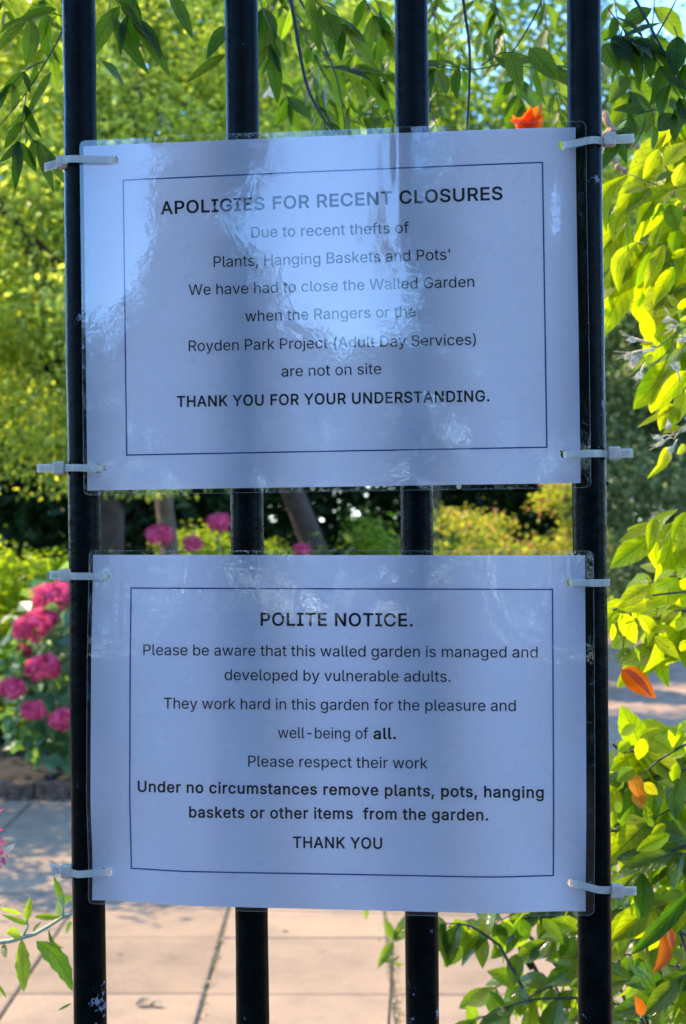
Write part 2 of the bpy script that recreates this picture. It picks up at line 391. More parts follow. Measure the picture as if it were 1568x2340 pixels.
# a runner drip of paint on the edge of the outer bar
mb = MB(); mb.tube([G(gate_xz(1386, 1103)[0] - .001, 0, gate_xz(1386, 1103)[1] + k * .0009) for k in (-2.5, -2, -1, 0, 1, 2)], [.0008, .0018, .0026, .0026, .0018, .0006], 8); mb.build('paint_drip', M['paint'], gate)

# ------------------------------------------------------------------ the two notices
class Sheet:
    def __init__(s, yaw, pitch, roll, pos, field):
        s.R = Matrix.Rotation(R(yaw), 3, 'Z') @ Matrix.Rotation(R(pitch), 3, 'X') @ Matrix.Rotation(R(roll), 3, 'Y')
        s.o = CAM + Vector(pos) / 1000; s.field = field
    def uv(s, px, py):
        d = at(px, py, 1) - CAM; n = s.R @ Vector((0, 1, 0)); k = (s.o - CAM).dot(n) / d.dot(n)
        q = s.R.transposed() @ (CAM + d * k - s.o); return q.x * 1000, q.z * 1000
    def P(s, u, v, lift=0.0):
        """point on the sheet, u and v in millimetres from its middle, lift millimetres towards the viewer"""
        return s.o + s.R @ Vector((u / 1000, -(s.field(u, v) + lift) / 1000, v / 1000))
def smooth(a, b, x): x = min(1, max(0, (x - a) / (b - a))); return x * x * (3 - 2 * x)
def field_up(u, v):
    bow = 1.0 * (1 - (u / 150) ** 2) + .15 * math.sin(u * .045) * math.cos(v * .02)
    edge = -.4 * smooth(112, 152, abs(u)) - 2.6 * smooth(122, 150, u) * smooth(-30, 50, v) * (1 - .4 * smooth(60, 105, v))
    wave = .15 * math.sin(v * .03 + u * .012) * (1 - abs(u) / 320)
    crease = .5 * math.exp(-((u - 44) / 4.0) ** 2) * smooth(20, 105, v)
    return bow + edge + wave + crease
def field_lo(u, v):
    bow = 1.2 * (1 - (u / 150) ** 2) + .4 * math.sin(u * .04 + 1) * math.sin(v * .025)
    curl = -6 * smooth(95, 150, u) * smooth(-60, -110, v) + 1.5 * smooth(-70, -108, v)
    cr = (.25 * math.exp(-((u + 133 - .01 * v) / 1.4) ** 2) * smooth(48, 60, v) + .22 * math.exp(-((u - 126) / 1.4) ** 2) * smooth(75, 85, v) + .12 * math.exp(-((u - 113) / 8.0) ** 2) * smooth(84, 92, v)) * (1 + .55 * math.sin(v * 1.3 + 1.5 * math.sin(u * .9)))
    tied = -6.5 * smooth(-35, -95, v) * smooth(85, 140, abs(u)) - 2 * smooth(35, 95, v) * smooth(85, 140, abs(u))
    return bow + curl * .5 + cr + tied
UP = Sheet(-5.57, -.16, -.77, (-9.35, 822.0, 120.1), field_up)
LO = Sheet(-5.42, -2.01, -.11, (-5.25, 819.0, -130.8), field_lo)

m, t, p = mat('white office paper'); M['paper'] = m
n = noise(t, 500, 4); n2 = noise(t, 25, 4)
c = ramp(t, n.outputs[0], [(.3, (.72, .80, .93)), (.7, (.79, .86, .98))])
c2 = ramp(t, n2.outputs[0], [(.3, (.93, .93, .95)), (.7, (1, 1, 1))])
g = nd(t, 'ShaderNodeMixRGB', blend_type='MULTIPLY'); g.inputs[0].default_value = 1; t.links.new(c.outputs[0], g.inputs[1]); t.links.new(c2.outputs[0], g.inputs[2])
t.links.new(g.outputs[0], p.inputs['Base Color']); p.inputs['Roughness'].default_value = .9; p.inputs['Specular IOR Level'].default_value = .1
tr = nd(t, 'ShaderNodeBsdfTranslucent'); tr.inputs[0].default_value = (.85, .85, .9, 1); mixs = nd(t, 'ShaderNodeMixShader'); mixs.inputs[0].default_value = .35
t.links.new(p.outputs[0], mixs.inputs[1]); t.links.new(tr.outputs[0], mixs.inputs[2]); t.links.new(mixs.outputs[0], t.nodes['Material Output'].inputs[0])
m, t, p = mat('black toner'); M['ink'] = m
p.inputs['Base Color'].default_value = (.012, .012, .02, 1); p.inputs['Roughness'].default_value = .6
m, t, p = mat('blue toner'); M['blue_ink'] = m
p.inputs['Base Color'].default_value = (.012, .12, .50, 1); p.inputs['Roughness'].default_value = .6
m, t, p = mat('clear glossy film'); M['film'] = m
t.nodes.remove(p)
na = noise(t, 38, 3, .5, dist=.6); nb = noise(t, 460, 2, .5); nc = noise(t, 90, 2, .5, dist=1)
b1 = bump(t, na.outputs[0], .00008, 1); b2 = bump(t, nc.outputs[0], .000028, 1); t.links.new(b1.outputs[0], b2.inputs['Normal']); b3 = bump(t, nb.outputs[0], .000011, 1); t.links.new(b2.outputs[0], b3.inputs['Normal'])
fr = nd(t, 'ShaderNodeFresnel'); fr.inputs[0].default_value = 2.1; t.links.new(b3.outputs[0], fr.inputs[1])
gl = nd(t, 'ShaderNodeBsdfGlossy'); gl.inputs['Roughness'].default_value = .006; t.links.new(b3.outputs[0], gl.inputs['Normal'])
tp = nd(t, 'ShaderNodeBsdfTransparent'); tp.inputs[0].default_value = (.97, .98, .98, 1)
ms = nd(t, 'ShaderNodeMixShader'); t.links.new(fr.outputs[0], ms.inputs[0]); t.links.new(tp.outputs[0], ms.inputs[1]); t.links.new(gl.outputs[0], ms.inputs[2])
# scuffs on the film
sn = noise(t, 60, 8, .8, dist=1.5); sf = ramp(t, sn.outputs[0], [(.56, (0, 0, 0)), (.75, (.15, .15, .15))])
df = nd(t, 'ShaderNodeBsdfDiffuse'); df.inputs[0].default_value = (.8, .8, .8, 1)
ms2 = nd(t, 'ShaderNodeMixShader'); t.links.new(sf.outputs[0], ms2.inputs[0]); t.links.new(ms.outputs[0], ms2.inputs[1]); t.links.new(df.outputs[0], ms2.inputs[2])
t.links.new(ms2.outputs[0], t.nodes['Material Output'].inputs[0])
m, t, p = mat('sealed film edge'); M['film_edge'] = m
p.inputs['Base Color'].default_value = (.75, .77, .72, 1); p.inputs['Roughness'].default_value = .15
tp = nd(t, 'ShaderNodeBsdfTransparent'); ms = nd(t, 'ShaderNodeMixShader'); ms.inputs[0].default_value = .10
t.links.new(tp.outputs[0], ms.inputs[1]); t.links.new(p.outputs[0], ms.inputs[2]); t.links.new(ms.outputs[0], t.nodes['Material Output'].inputs[0])

def panel(S, u0, u1, v0, v1, step, lift, holes, hr, corner=0):
    """grid over the sheet with round punched holes and rounded corners"""
    nu = int((u1 - u0) / step) + 1; nv = int((v1 - v0) / step) + 1
    us = np.linspace(u0, u1, nu); vv = np.linspace(v0, v1, nv)
    P2 = []
    for v in vv:
        for u in us:
            uu, w_ = u, v
            if corner:
                cu = u0 + corner if u < u0 + corner else (u1 - corner if u > u1 - corner else None); cv = v0 + corner if v < v0 + corner else (v1 - corner if v > v1 - corner else None)
                if cu is not None and cv is not None:
                    a, b_ = u - cu, v - cv; mx_ = max(abs(a), abs(b_)); l = math.hypot(a, b_)
                    if l > 0: uu, w_ = cu + a * mx_ / l, cv + b_ * mx_ / l
            P2.append([uu, w_])
    P2 = np.array(P2); dead = np.zeros(len(P2), bool)
    for (hu, hv) in holes:
        d = np.hypot(P2[:, 0] - hu, P2[:, 1] - hv)
        dead |= d < hr * .8
        ring = (d >= hr * .8) & (d < hr + step * .75)
        for i in np.where(ring)[0]: P2[i] = (hu + (P2[i, 0] - hu) / d[i] * hr, hv + (P2[i, 1] - hv) / d[i] * hr)
    idx = np.full(len(P2), -1); idx[~dead] = np.arange((~dead).sum())
    V = [S.P(P2[i, 0], P2[i, 1], lift) for i in np.where(~dead)[0]]
    Fc = []
    for j in range(nv - 1):
        for i in range(nu - 1):
            q = [idx[j * nu + i], idx[j * nu + i + 1], idx[(j + 1) * nu + i + 1], idx[(j + 1) * nu + i]]
            if min(q) >= 0: Fc.append(q)
    return V, Fc

GLYPHS={
' ':(94,[]),
"'":(103,['47 159 39 159 38 191 36 222 35 254 46 254 57 254 68 254 67 222 65 191 64 159 56 159']),
'(':(137,['45 78 45 103 45 122 46 141 50 162 54 182 59 202 66 221 72 239 80 256 88 270 98 270 108 270 118 270 109 252 102 233 95 214 89 195 84 176 81 157 77 138 76 120 76 103 76 88 77 73 80 57 83 42 88 25 94 8 100 -9 108 -28 118 -48 108 -48 98 -48 88 -48 74 -23 63 2 56 27 48 53']),
')':(137,['29 -48 19 -48 29 -27 37 -8 43 9 49 26 54 43 57 58 59 74 61 89 61 103 61 120 59 138 56 157 52 176 48 195 41 214 35 233 27 252 19 270 29 270 38 270 48 270 57 256 64 239 71 221 77 202 83 182 86 162 90 141 92 122 92 103 92 78 88 52 81 27 73 1 62 -24 48 -48 38 -48']),
',':(94,['27 -60 19 -60 24 -28 29 4 34 36 45 36 57 36 68 36 60 4 51 -28 42 -60 34 -60']),
'-':(227,['131 122 168 122 168 113 168 103 168 94 131 94 94 94 57 94 57 103 57 113 57 122 94 122']),
'.':(94,['54 -2 48 -2 41 -2 36 0 31 4 27 9 25 14 25 20 25 27 27 32 31 37 36 41 41 43 48 43 54 43 59 41 64 37 68 32 71 27 71 20 71 14 68 9 64 4 59 0']),
'A':(240,['20 0 8 0 39 85 70 170 101 254 113 254 126 254 138 254 169 170 200 85 231 0 220 0 209 0 198 0 180 50 162 101 144 151 140 161 136 172 132 186 128 200 122 218 116 239 118 239 120 239 123 239 116 217 111 200 106 185 102 171 98 160 95 151 78 101 60 50 43 0 31 0','98 71 55 71 55 80 55 90 55 99 98 99 142 99 185 99 185 90 185 80 185 71 142 71']),
'B':(228,['61 0 30 0 30 85 30 170 30 254 60 254 90 254 121 254 138 254 153 251 164 245 176 239 185 231 190 221 196 211 199 199 199 187 199 176 197 167 193 160 190 153 184 147 178 143 172 139 165 135 157 133 157 133 157 132 157 131 166 131 174 128 182 123 189 118 196 111 201 102 206 92 209 81 209 68 209 55 206 44 200 33 194 23 185 15 172 9 160 3 143 0 123 0 92 0','62 57 62 29 82 29 102 29 122 29 142 29 156 32 165 40 173 47 178 57 178 68 178 77 176 85 171 92 167 99 161 105 153 109 145 113 135 115 124 115 104 115 83 115 62 115 62 86','62 170 62 143 81 143 100 143 119 143 128 143 137 145 144 148 151 152 157 157 162 163 166 170 168 177 168 186 168 197 164 207 156 214 148 222 136 226 120 226 101 226 82 226 62 226 62 198']),
'C':(255,['147 -3 134 -3 112 -3 92 2 75 12 58 23 45 38 35 58 25 77 20 100 20 127 20 154 25 177 35 197 45 216 58 231 75 242 92 252 112 258 134 258 147 258 159 256 170 252 182 248 192 243 201 236 210 228 218 220 224 209 230 199 234 187 236 174 226 174 215 174 204 174 202 183 199 191 195 197 190 204 185 210 179 214 172 219 165 222 158 224 150 227 142 228 134 228 118 228 104 224 92 216 79 208 70 197 62 182 55 167 52 149 52 127 52 105 55 87 63 72 70 57 80 46 92 38 104 30 118 26 134 26 142 26 150 28 158 30 165 32 172 36 179 40 185 45 190 50 195 57 199 64 202 72 204 80 215 80 226 80 236 80 234 67 230 56 224 45 218 35 210 26 201 19 192 12 182 6 170 2 159 -2']),
'D':(251,['135 0 109 0 89 0 68 0 48 0 48 10 48 19 48 29 68 29 88 29 107 29 128 29 145 32 159 40 173 48 183 60 189 75 196 89 200 107 200 128 200 148 196 166 190 180 183 195 173 206 160 214 147 222 130 226 110 226 89 226 68 226 47 226 47 235 47 245 47 254 69 254 91 254 113 254 137 254 159 249 176 239 194 229 207 214 217 196 226 177 231 154 231 128 231 101 226 78 217 59 207 40 193 26 175 15 157 5','52 254 62 254 62 170 62 85 62 0 52 0 41 0 30 0 30 85 30 170 30 254 41 254']),
'E':(209,['83 0 30 0 30 85 30 170 30 254 82 254 134 254 186 254 186 245 186 235 186 226 145 226 104 226 62 226 62 198 62 171 62 143 101 143 139 143 178 143 178 133 178 124 178 114 139 114 101 114 62 114 62 86 62 57 62 29 104 29 146 29 188 29 188 19 188 10 188 0 135 0']),
'F':(205,['41 0 30 0 30 85 30 170 30 254 82 254 133 254 185 254 185 245 185 235 185 226 144 226 103 226 62 226 62 197 62 168 62 139 99 139 136 139 173 139 173 130 173 120 173 111 136 111 99 111 62 111 62 74 62 37 62 0 52 0']),
'G':(260,['155 -3 134 -3 112 -3 92 2 75 13 58 23 44 38 35 58 25 77 20 100 20 127 20 154 25 177 35 197 44 216 57 231 74 242 91 252 111 258 132 258 146 258 158 256 170 252 182 248 192 242 202 235 211 227 218 218 225 208 231 198 235 187 237 174 226 174 215 174 204 174 201 183 198 190 194 197 189 203 184 209 178 213 172 218 165 222 158 224 150 227 142 228 133 228 118 228 104 224 92 216 79 208 70 197 62 182 55 167 52 149 52 127 52 105 55 87 63 72 70 57 80 46 92 38 105 30 119 26 134 26 149 26 161 30 172 36 183 42 192 50 198 62 204 73 207 86 207 101 211 101 214 100 217 100 192 100 167 100 141 100 141 109 141 118 141 128 174 128 206 128 239 128 239 119 239 109 239 100 239 79 234 61 225 45 216 30 204 18 188 9 173 1']),
'H':(258,['41 0 30 0 30 85 30 170 30 254 41 254 52 254 62 254 62 218 62 181 62 144 107 144 152 144 196 144 196 181 196 218 196 254 207 254 218 254 228 254 228 170 228 85 228 0 218 0 207 0 196 0 196 39 196 77 196 116 152 116 107 116 62 116 62 77 62 39 62 0 52 0']),
'I':(150,['55 0 16 0 16 10 16 19 16 29 30 29 45 29 59 29 59 94 59 160 59 226 45 226 30 226 16 226 16 235 16 245 16 254 55 254 95 254 135 254 135 245 135 235 135 226 120 226 106 226 91 226 91 160 91 94 91 29 106 29 120 29 135 29 135 19 135 10 135 0 95 0']),
'K':(233,['73 95 52 73 52 84 52 96 52 108 58 116 64 123 70 131 75 138 81 145 87 152 93 159 99 165 106 172 131 199 156 227 182 254 196 254 210 254 224 254 188 216 152 177 116 138 115 138 114 138 114 138 93 116','41 0 30 0 30 85 30 170 30 254 41 254 52 254 62 254 62 225 62 196 62 167 62 149 62 131 62 112 62 107 62 102 62 97 62 64 62 32 62 0 52 0','199 0 186 0 155 43 125 86 94 130 101 138 107 146 114 155 151 103 188 52 224 0 212 0']),
'L':(196,['80 0 30 0 30 85 30 170 30 254 41 254 52 254 62 254 62 179 62 104 62 29 102 29 141 29 181 29 181 19 181 10 181 0 130 0']),
'N':(262,['41 0 30 0 30 85 30 170 30 254 43 254 55 254 68 254 103 200 137 146 172 91 174 87 178 82 181 75 185 69 189 61 194 53 198 45 203 37 207 27 205 27 204 27 202 27 201 36 201 45 200 54 200 63 200 71 200 79 199 86 199 92 199 97 199 150 199 202 199 254 210 254 221 254 232 254 232 170 232 85 232 0 219 0 206 0 193 0 163 48 132 97 101 145 97 151 93 158 89 165 84 172 80 181 74 191 68 200 62 212 54 226 56 226 58 227 60 227 60 214 61 203 61 192 62 181 62 172 62 164 62 156 62 150 62 145 62 97 62 48 62 0 52 0']),
'O':(267,['155 -3 133 -3 112 -3 92 2 75 12 58 23 45 38 35 58 25 77 20 100 20 127 20 154 25 177 35 197 45 216 58 231 75 242 92 252 112 258 133 258 155 258 175 252 192 242 209 231 222 216 232 197 242 177 247 154 247 127 247 100 242 77 232 58 222 38 209 23 192 12 175 2','118 26 133 26 149 26 162 30 175 38 187 46 197 57 204 72 211 87 215 105 215 127 215 149 211 167 204 182 197 197 187 209 175 216 162 224 149 228 133 228 118 228 104 224 92 216 80 209 70 197 63 182 55 167 52 149 52 127 52 105 55 87 63 72 70 57 80 46 92 38 104 30']),
'P':(222,['41 0 30 0 30 85 30 170 30 254 59 254 88 254 118 254 137 254 153 251 166 244 179 237 189 227 195 215 201 203 204 189 204 174 204 159 201 145 195 133 189 120 179 111 166 104 153 96 137 93 118 93 97 93 76 93 55 93 55 102 55 112 55 121 75 121 96 121 116 121 130 121 140 123 149 128 157 133 163 139 167 147 170 155 172 164 172 174 172 184 170 193 167 201 163 209 157 215 148 219 140 224 129 226 116 226 98 226 80 226 62 226 62 151 62 75 62 0 52 0']),
'R':(224,['41 0 30 0 30 85 30 170 30 254 59 254 89 254 118 254 138 254 154 251 167 244 179 238 189 228 195 217 202 205 205 191 205 176 205 161 202 147 195 136 189 124 179 115 166 109 154 102 137 99 118 99 95 99 71 99 48 99 48 108 48 118 48 128 71 128 94 128 117 128 130 128 141 129 149 133 157 137 163 143 167 150 171 158 173 166 173 176 173 186 171 195 167 202 163 210 157 216 149 220 141 224 130 226 116 226 98 226 80 226 62 226 62 151 62 75 62 0 52 0','189 0 177 0 156 38 136 76 115 115 127 115 139 115 151 115 172 76 193 38 214 0 201 0']),
'S':(223,['131 -4 112 -4 93 -4 77 -1 64 5 50 11 40 19 32 30 24 41 20 54 19 68 30 68 41 68 52 68 53 58 56 50 62 44 67 37 74 33 83 29 92 26 102 25 112 25 123 25 134 26 143 30 152 34 159 39 165 46 170 53 173 61 173 70 173 78 171 84 166 89 162 95 155 99 148 102 140 106 132 109 122 111 112 114 102 117 92 120 71 125 55 134 43 145 32 155 26 169 26 186 26 201 30 213 37 224 45 235 56 243 69 249 82 255 97 258 114 258 130 258 145 255 158 249 171 243 181 235 189 224 196 214 200 202 200 189 190 189 179 189 169 189 167 202 161 212 151 219 141 226 128 229 112 229 102 229 92 227 84 224 75 220 69 215 64 209 60 203 58 196 58 188 58 179 60 172 65 167 71 161 77 157 85 154 92 151 99 148 106 147 115 144 123 142 132 140 140 138 147 135 156 132 164 128 172 124 179 119 187 113 193 107 197 99 202 91 204 81 204 69 204 55 201 43 193 32 186 21 175 12 162 5 148 -1']),
'T':(224,['43 226 16 226 16 235 16 245 16 254 80 254 144 254 208 254 208 245 208 235 208 226 182 226 155 226 128 226 128 151 128 75 128 0 118 0 107 0 96 0 96 75 96 151 96 226 69 226']),
'U':(259,['149 -4 129 -4 109 -4 92 0 77 8 62 16 51 26 42 40 34 54 30 69 30 87 30 142 30 198 30 254 41 254 51 254 62 254 62 199 62 144 62 89 62 77 65 66 70 57 76 47 84 39 94 34 104 29 116 26 129 26 143 26 155 29 165 34 175 39 183 47 188 57 194 66 196 77 196 89 196 144 196 199 196 254 207 254 218 254 229 254 229 198 229 142 229 87 229 69 224 54 216 40 208 26 197 16 182 8 167 0']),
'W':(343,['90 0 78 0 54 85 31 170 8 254 19 254 30 254 41 254 55 202 68 150 82 98 84 90 86 81 88 73 90 64 92 56 93 47 95 38 97 29 98 20 97 20 96 20 95 20 96 29 98 38 100 47 102 56 104 64 106 73 108 81 110 90 112 98 126 150 139 202 153 254 165 254 178 254 190 254 203 202 217 150 231 98 233 90 235 81 237 73 239 64 241 56 243 47 245 38 247 29 249 20 247 20 246 20 244 20 246 29 248 38 249 47 251 56 253 64 255 73 257 81 259 90 261 98 275 150 288 202 302 254 313 254 324 254 335 254 312 170 288 85 265 0 253 0 240 0 228 0 213 54 198 108 184 161 181 172 178 183 176 196 173 208 170 222 168 237 170 237 173 237 175 237 172 223 170 209 167 197 165 185 162 173 159 161 144 108 130 54 115 0 103 0']),
'Y':(236,['112 0 102 0 102 35 102 69 102 104 71 154 39 204 8 254 21 254 33 254 46 254 62 227 79 200 96 172 102 163 107 154 111 146 116 138 120 127 125 115 120 115 116 115 112 115 116 128 121 138 126 146 130 155 135 163 140 172 157 200 174 227 191 254 203 254 215 254 228 254 196 204 165 154 134 104 134 69 134 35 134 0 123 0']),
'a':(195,['91 -4 80 -4 68 -4 57 -2 47 2 37 7 30 14 24 22 18 31 15 42 15 54 15 65 17 74 22 80 26 87 32 93 39 97 46 100 54 103 63 105 71 107 80 109 89 110 100 111 110 113 117 113 124 114 129 116 133 117 136 119 138 123 138 127 138 128 138 128 138 128 138 136 136 143 133 148 130 154 126 158 120 161 114 164 107 165 98 165 89 165 81 164 75 161 68 158 63 155 59 150 55 146 52 142 50 137 40 140 30 143 20 146 25 157 31 166 39 173 47 180 56 185 66 188 77 191 87 192 97 192 104 192 111 191 119 190 128 188 135 185 143 180 150 176 156 169 161 160 166 151 168 140 168 126 168 84 168 42 168 0 158 0 148 0 138 0 138 9 138 17 138 26 138 26 137 26 136 26 134 22 131 17 126 12 121 8 115 4 108 1 100 -3','78 23 85 23 97 23 106 25 114 29 122 34 128 40 132 47 136 54 138 61 138 69 138 78 138 86 138 95 137 93 134 92 130 91 126 90 121 89 116 88 110 87 105 86 100 86 95 85 91 84 88 84 80 83 74 82 67 79 61 77 56 74 52 70 48 65 46 60 46 52 46 46 48 40 51 36 54 32 59 28 65 26 71 24']),
'b':(212,['131 -4 115 -4 103 -4 94 -2 86 2 79 6 73 10 69 16 65 21 61 25 59 29 58 29 57 29 56 29 56 20 56 10 56 0 46 0 36 0 26 0 26 85 26 170 26 254 36 254 47 254 57 254 57 223 57 191 57 160 58 160 58 160 59 160 61 163 65 168 69 173 73 178 78 182 86 186 93 190 103 192 115 192 130 192 144 188 156 180 169 172 178 161 185 146 192 132 195 114 195 94 195 74 192 57 185 42 178 28 169 16 157 8 145 0','99 23 110 23 122 23 132 27 140 33 148 39 154 48 158 58 162 69 164 81 164 95 164 108 162 120 158 131 154 141 148 150 140 156 132 162 122 165 110 165 98 165 89 162 81 156 73 150 67 142 62 131 58 121 56 109 56 95 56 81 58 68 63 58 67 47 73 38 81 32 89 26']),
'c':(198,['113 -4 104 -4 86 -4 71 0 58 8 45 16 35 28 28 43 21 57 17 74 17 94 17 114 21 131 28 146 35 160 45 172 58 180 71 188 86 192 104 192 113 192 122 191 130 189 138 186 146 183 153 178 159 173 165 168 170 161 175 154 178 147 181 138 171 136 161 133 151 131 150 136 148 140 145 145 142 149 139 152 135 155 131 158 126 161 121 162 116 164 110 165 104 165 91 165 81 162 73 155 64 149 58 140 54 129 50 118 48 107 48 94 48 81 50 69 54 59 58 48 64 39 73 33 81 26 91 23 104 23 110 23 116 24 121 26 127 27 131 30 135 33 139 36 143 40 146 44 149 49 151 53 152 59 162 56 172 54 181 51 179 43 175 35 171 28 166 21 160 16 153 11 146 6 139 2 130 0 122 -3']),
'd':(212,['109 -4 98 -4 82 -4 68 0 56 8 44 16 34 28 27 42 20 57 17 74 17 94 17 114 21 132 27 146 34 161 44 172 56 180 68 188 82 192 98 192 110 192 119 190 126 186 134 182 139 178 144 173 148 168 151 163 153 160 154 160 155 160 155 160 155 191 155 223 155 254 166 254 176 254 186 254 186 170 186 85 186 0 176 0 166 0 156 0 156 10 156 20 156 29 155 29 154 29 153 29 151 25 148 21 143 16 139 10 133 6 126 2 119 -2','91 23 102 23 114 23 124 26 132 32 140 38 146 47 150 58 154 68 156 81 156 95 156 109 154 121 150 131 146 142 140 150 132 156 124 162 114 165 102 165 90 165 80 162 72 156 64 150 58 141 54 131 50 120 48 108 48 95 48 81 50 69 54 58 58 48 64 39 73 33 81 27']),
'e':(202,['119 -4 106 -4 88 -4 72 0 58 8 45 16 35 28 28 42 21 57 17 74 17 93 17 113 21 130 28 145 35 160 45 171 58 180 70 188 85 192 103 192 113 192 123 190 133 187 143 184 152 178 160 170 168 163 174 153 179 141 183 129 186 114 186 97 186 93 186 89 186 85 136 85 87 85 37 85 37 93 37 102 37 110 81 110 125 110 169 110 164 107 160 104 155 101 155 114 153 125 149 134 145 144 139 151 131 157 124 162 114 165 103 165 91 165 81 162 73 157 65 151 59 144 54 135 50 126 48 116 48 105 48 100 48 94 48 89 48 75 50 63 55 53 60 43 67 36 76 31 84 26 94 23 106 23 114 23 121 24 127 26 133 29 138 32 143 36 147 41 151 46 153 53 163 50 173 48 182 45 180 36 175 27 168 20 160 12 152 6 141 2 131 -2']),
'f':(127,['77 190 114 190 114 181 114 172 114 164 77 164 40 164 3 164 3 172 3 181 3 190 40 190','50 0 40 0 40 72 40 144 40 216 40 227 43 236 48 243 53 250 59 256 68 259 76 263 84 265 94 265 101 265 106 264 111 263 116 262 119 261 121 260 119 252 116 243 114 234 112 235 110 235 107 236 105 237 101 237 97 237 88 237 81 235 77 230 73 225 71 218 71 209 71 140 71 70 71 0 61 0']),
'g':(213,['119 -75 103 -75 89 -75 77 -73 67 -70 57 -66 48 -61 41 -55 34 -49 29 -42 25 -35 34 -30 42 -25 51 -20 53 -24 57 -29 61 -33 65 -37 70 -41 77 -44 84 -47 93 -49 103 -49 119 -49 131 -45 141 -38 151 -30 156 -19 156 -3 156 9 156 22 156 34 155 34 154 34 153 34 151 30 147 26 143 21 139 16 133 11 126 8 119 4 109 2 97 2 82 2 69 6 56 13 44 21 35 31 28 45 21 59 17 76 17 96 17 115 21 132 27 147 34 161 44 172 56 180 68 188 82 192 98 192 110 192 119 190 127 186 134 183 140 178 144 173 148 168 152 163 154 159 155 159 156 159 157 159 157 170 157 180 157 190 166 190 176 190 186 190 186 125 186 60 186 -4 186 -21 183 -34 175 -45 168 -55 158 -63 145 -68 133 -73','91 30 102 30 114 30 124 32 132 38 140 43 146 51 150 61 154 70 156 82 156 96 156 110 154 122 150 132 146 142 140 150 132 156 124 162 114 165 102 165 91 165 81 162 73 156 64 150 58 141 54 131 50 121 48 109 48 96 48 83 50 71 54 61 59 51 65 43 73 38 81 32']),
'h':(205,['57 124 57 113 57 76 57 38 57 0 47 0 36 0 26 0 26 85 26 170 26 254 36 254 47 254 57 254 57 217 57 181 57 144 55 144 53 144 51 144 57 161 65 174 76 181 87 188 99 192 114 192 127 192 138 190 148 184 157 179 165 171 170 160 176 150 179 136 179 120 179 80 179 40 179 0 168 0 158 0 148 0 148 39 148 78 148 118 148 132 144 144 136 152 129 160 118 165 105 165 96 165 88 163 80 159 73 155 67 149 63 141 59 134']),
'i':(83,['36 0 26 0 26 63 26 126 26 190 36 190 47 190 57 190 57 126 57 63 57 0 47 0','48 221 42 221 36 221 31 223 27 227 23 231 21 236 21 242 21 247 23 252 27 256 31 260 36 262 42 262 48 262 53 260 57 256 61 252 63 247 63 242 63 236 61 231 57 227 53 223']),
'j':(83,['26 122 26 190 36 190 47 190 57 190 57 121 57 53 57 -15 57 -27 55 -37 51 -45 47 -54 40 -60 32 -65 24 -69 14 -71 2 -71 0 -71 -3 -71 -5 -71 -5 -62 -5 -53 -5 -43 -3 -43 -1 -43 1 -43 10 -43 16 -41 20 -36 24 -31 26 -24 26 -15 26 54','48 221 42 221 36 221 31 223 27 227 23 231 20 236 20 242 20 247 23 252 27 256 31 260 36 262 42 262 48 262 53 260 57 256 61 252 63 247 63 242 63 236 61 231 57 227 53 223']),
'k':(190,['66 79 55 68 55 81 55 93 55 106 57 106 58 106 60 106 88 134 115 162 142 190 155 190 167 190 180 190 151 160 121 130 92 100 91 100 90 100 89 100 77 89','36 0 26 0 26 85 26 170 26 254 36 254 47 254 57 254 57 170 57 85 57 0 47 0','160 0 147 0 123 31 98 62 74 93 81 100 88 107 96 114 126 76 156 38 186 0 173 0']),
'l':(95,['73 -1 70 -1 55 -1 44 3 37 10 30 18 26 28 26 42 26 113 26 184 26 254 36 254 47 254 57 254 57 186 57 118 57 49 57 41 58 35 60 31 62 28 67 26 73 26 76 26 78 26 80 26 82 27 83 27 85 27 87 19 88 10 90 1 88 1 85 0 81 0 77 -1']),
'm':(305,['36 0 26 0 26 63 26 126 26 190 36 190 46 190 56 190 56 176 56 162 56 148 55 148 55 148 54 148 56 158 61 166 66 173 72 180 79 185 86 188 94 191 101 193 110 193 124 193 135 189 144 180 152 172 158 161 160 147 159 147 158 147 156 147 158 157 163 165 169 172 175 178 182 184 190 187 199 191 208 193 218 193 229 193 239 191 249 186 258 181 265 174 270 164 276 155 278 142 278 128 278 85 278 43 278 0 268 0 258 0 248 0 248 42 248 85 248 127 248 141 244 150 236 156 229 162 220 165 209 165 201 165 193 163 187 160 181 156 176 151 173 145 169 139 168 132 168 124 168 82 168 41 168 0 157 0 147 0 137 0 137 43 137 87 137 130 137 140 134 149 126 156 119 162 111 165 100 165 92 165 85 164 79 160 72 157 67 151 63 145 59 138 57 129 57 119 57 79 57 40 57 0 47 0']),
'n':(205,['57 124 57 113 57 76 57 38 57 0 47 0 36 0 26 0 26 63 26 126 26 190 36 190 46 190 56 190 56 174 56 159 56 144 54 144 53 144 51 144 57 161 65 174 76 181 87 188 99 192 114 192 127 192 138 190 147 184 157 179 165 171 170 160 176 150 179 136 179 120 179 80 179 40 179 0 168 0 158 0 148 0 148 39 148 78 148 118 148 132 144 144 136 152 129 160 118 165 105 165 96 165 88 163 80 159 73 155 67 149 63 141 59 134']),
'o':(208,['121 -4 104 -4 86 -4 71 0 58 8 45 16 35 28 28 43 21 57 17 74 17 94 17 114 21 131 28 146 35 160 45 172 58 180 71 188 86 192 104 192 121 192 136 188 149 180 162 172 172 160 180 146 187 131 191 114 191 94 191 74 187 57 180 43 172 28 162 16 149 8 136 0','91 23 104 23 116 23 127 26 135 33 143 39 150 48 154 59 158 69 160 81 160 94 160 106 158 118 154 129 150 140 143 149 135 155 127 162 116 165 104 165 91 165 81 162 73 155 64 149 58 140 54 129 50 118 48 107 48 94 48 81 50 69 54 59 58 48 64 39 73 33 81 26']),
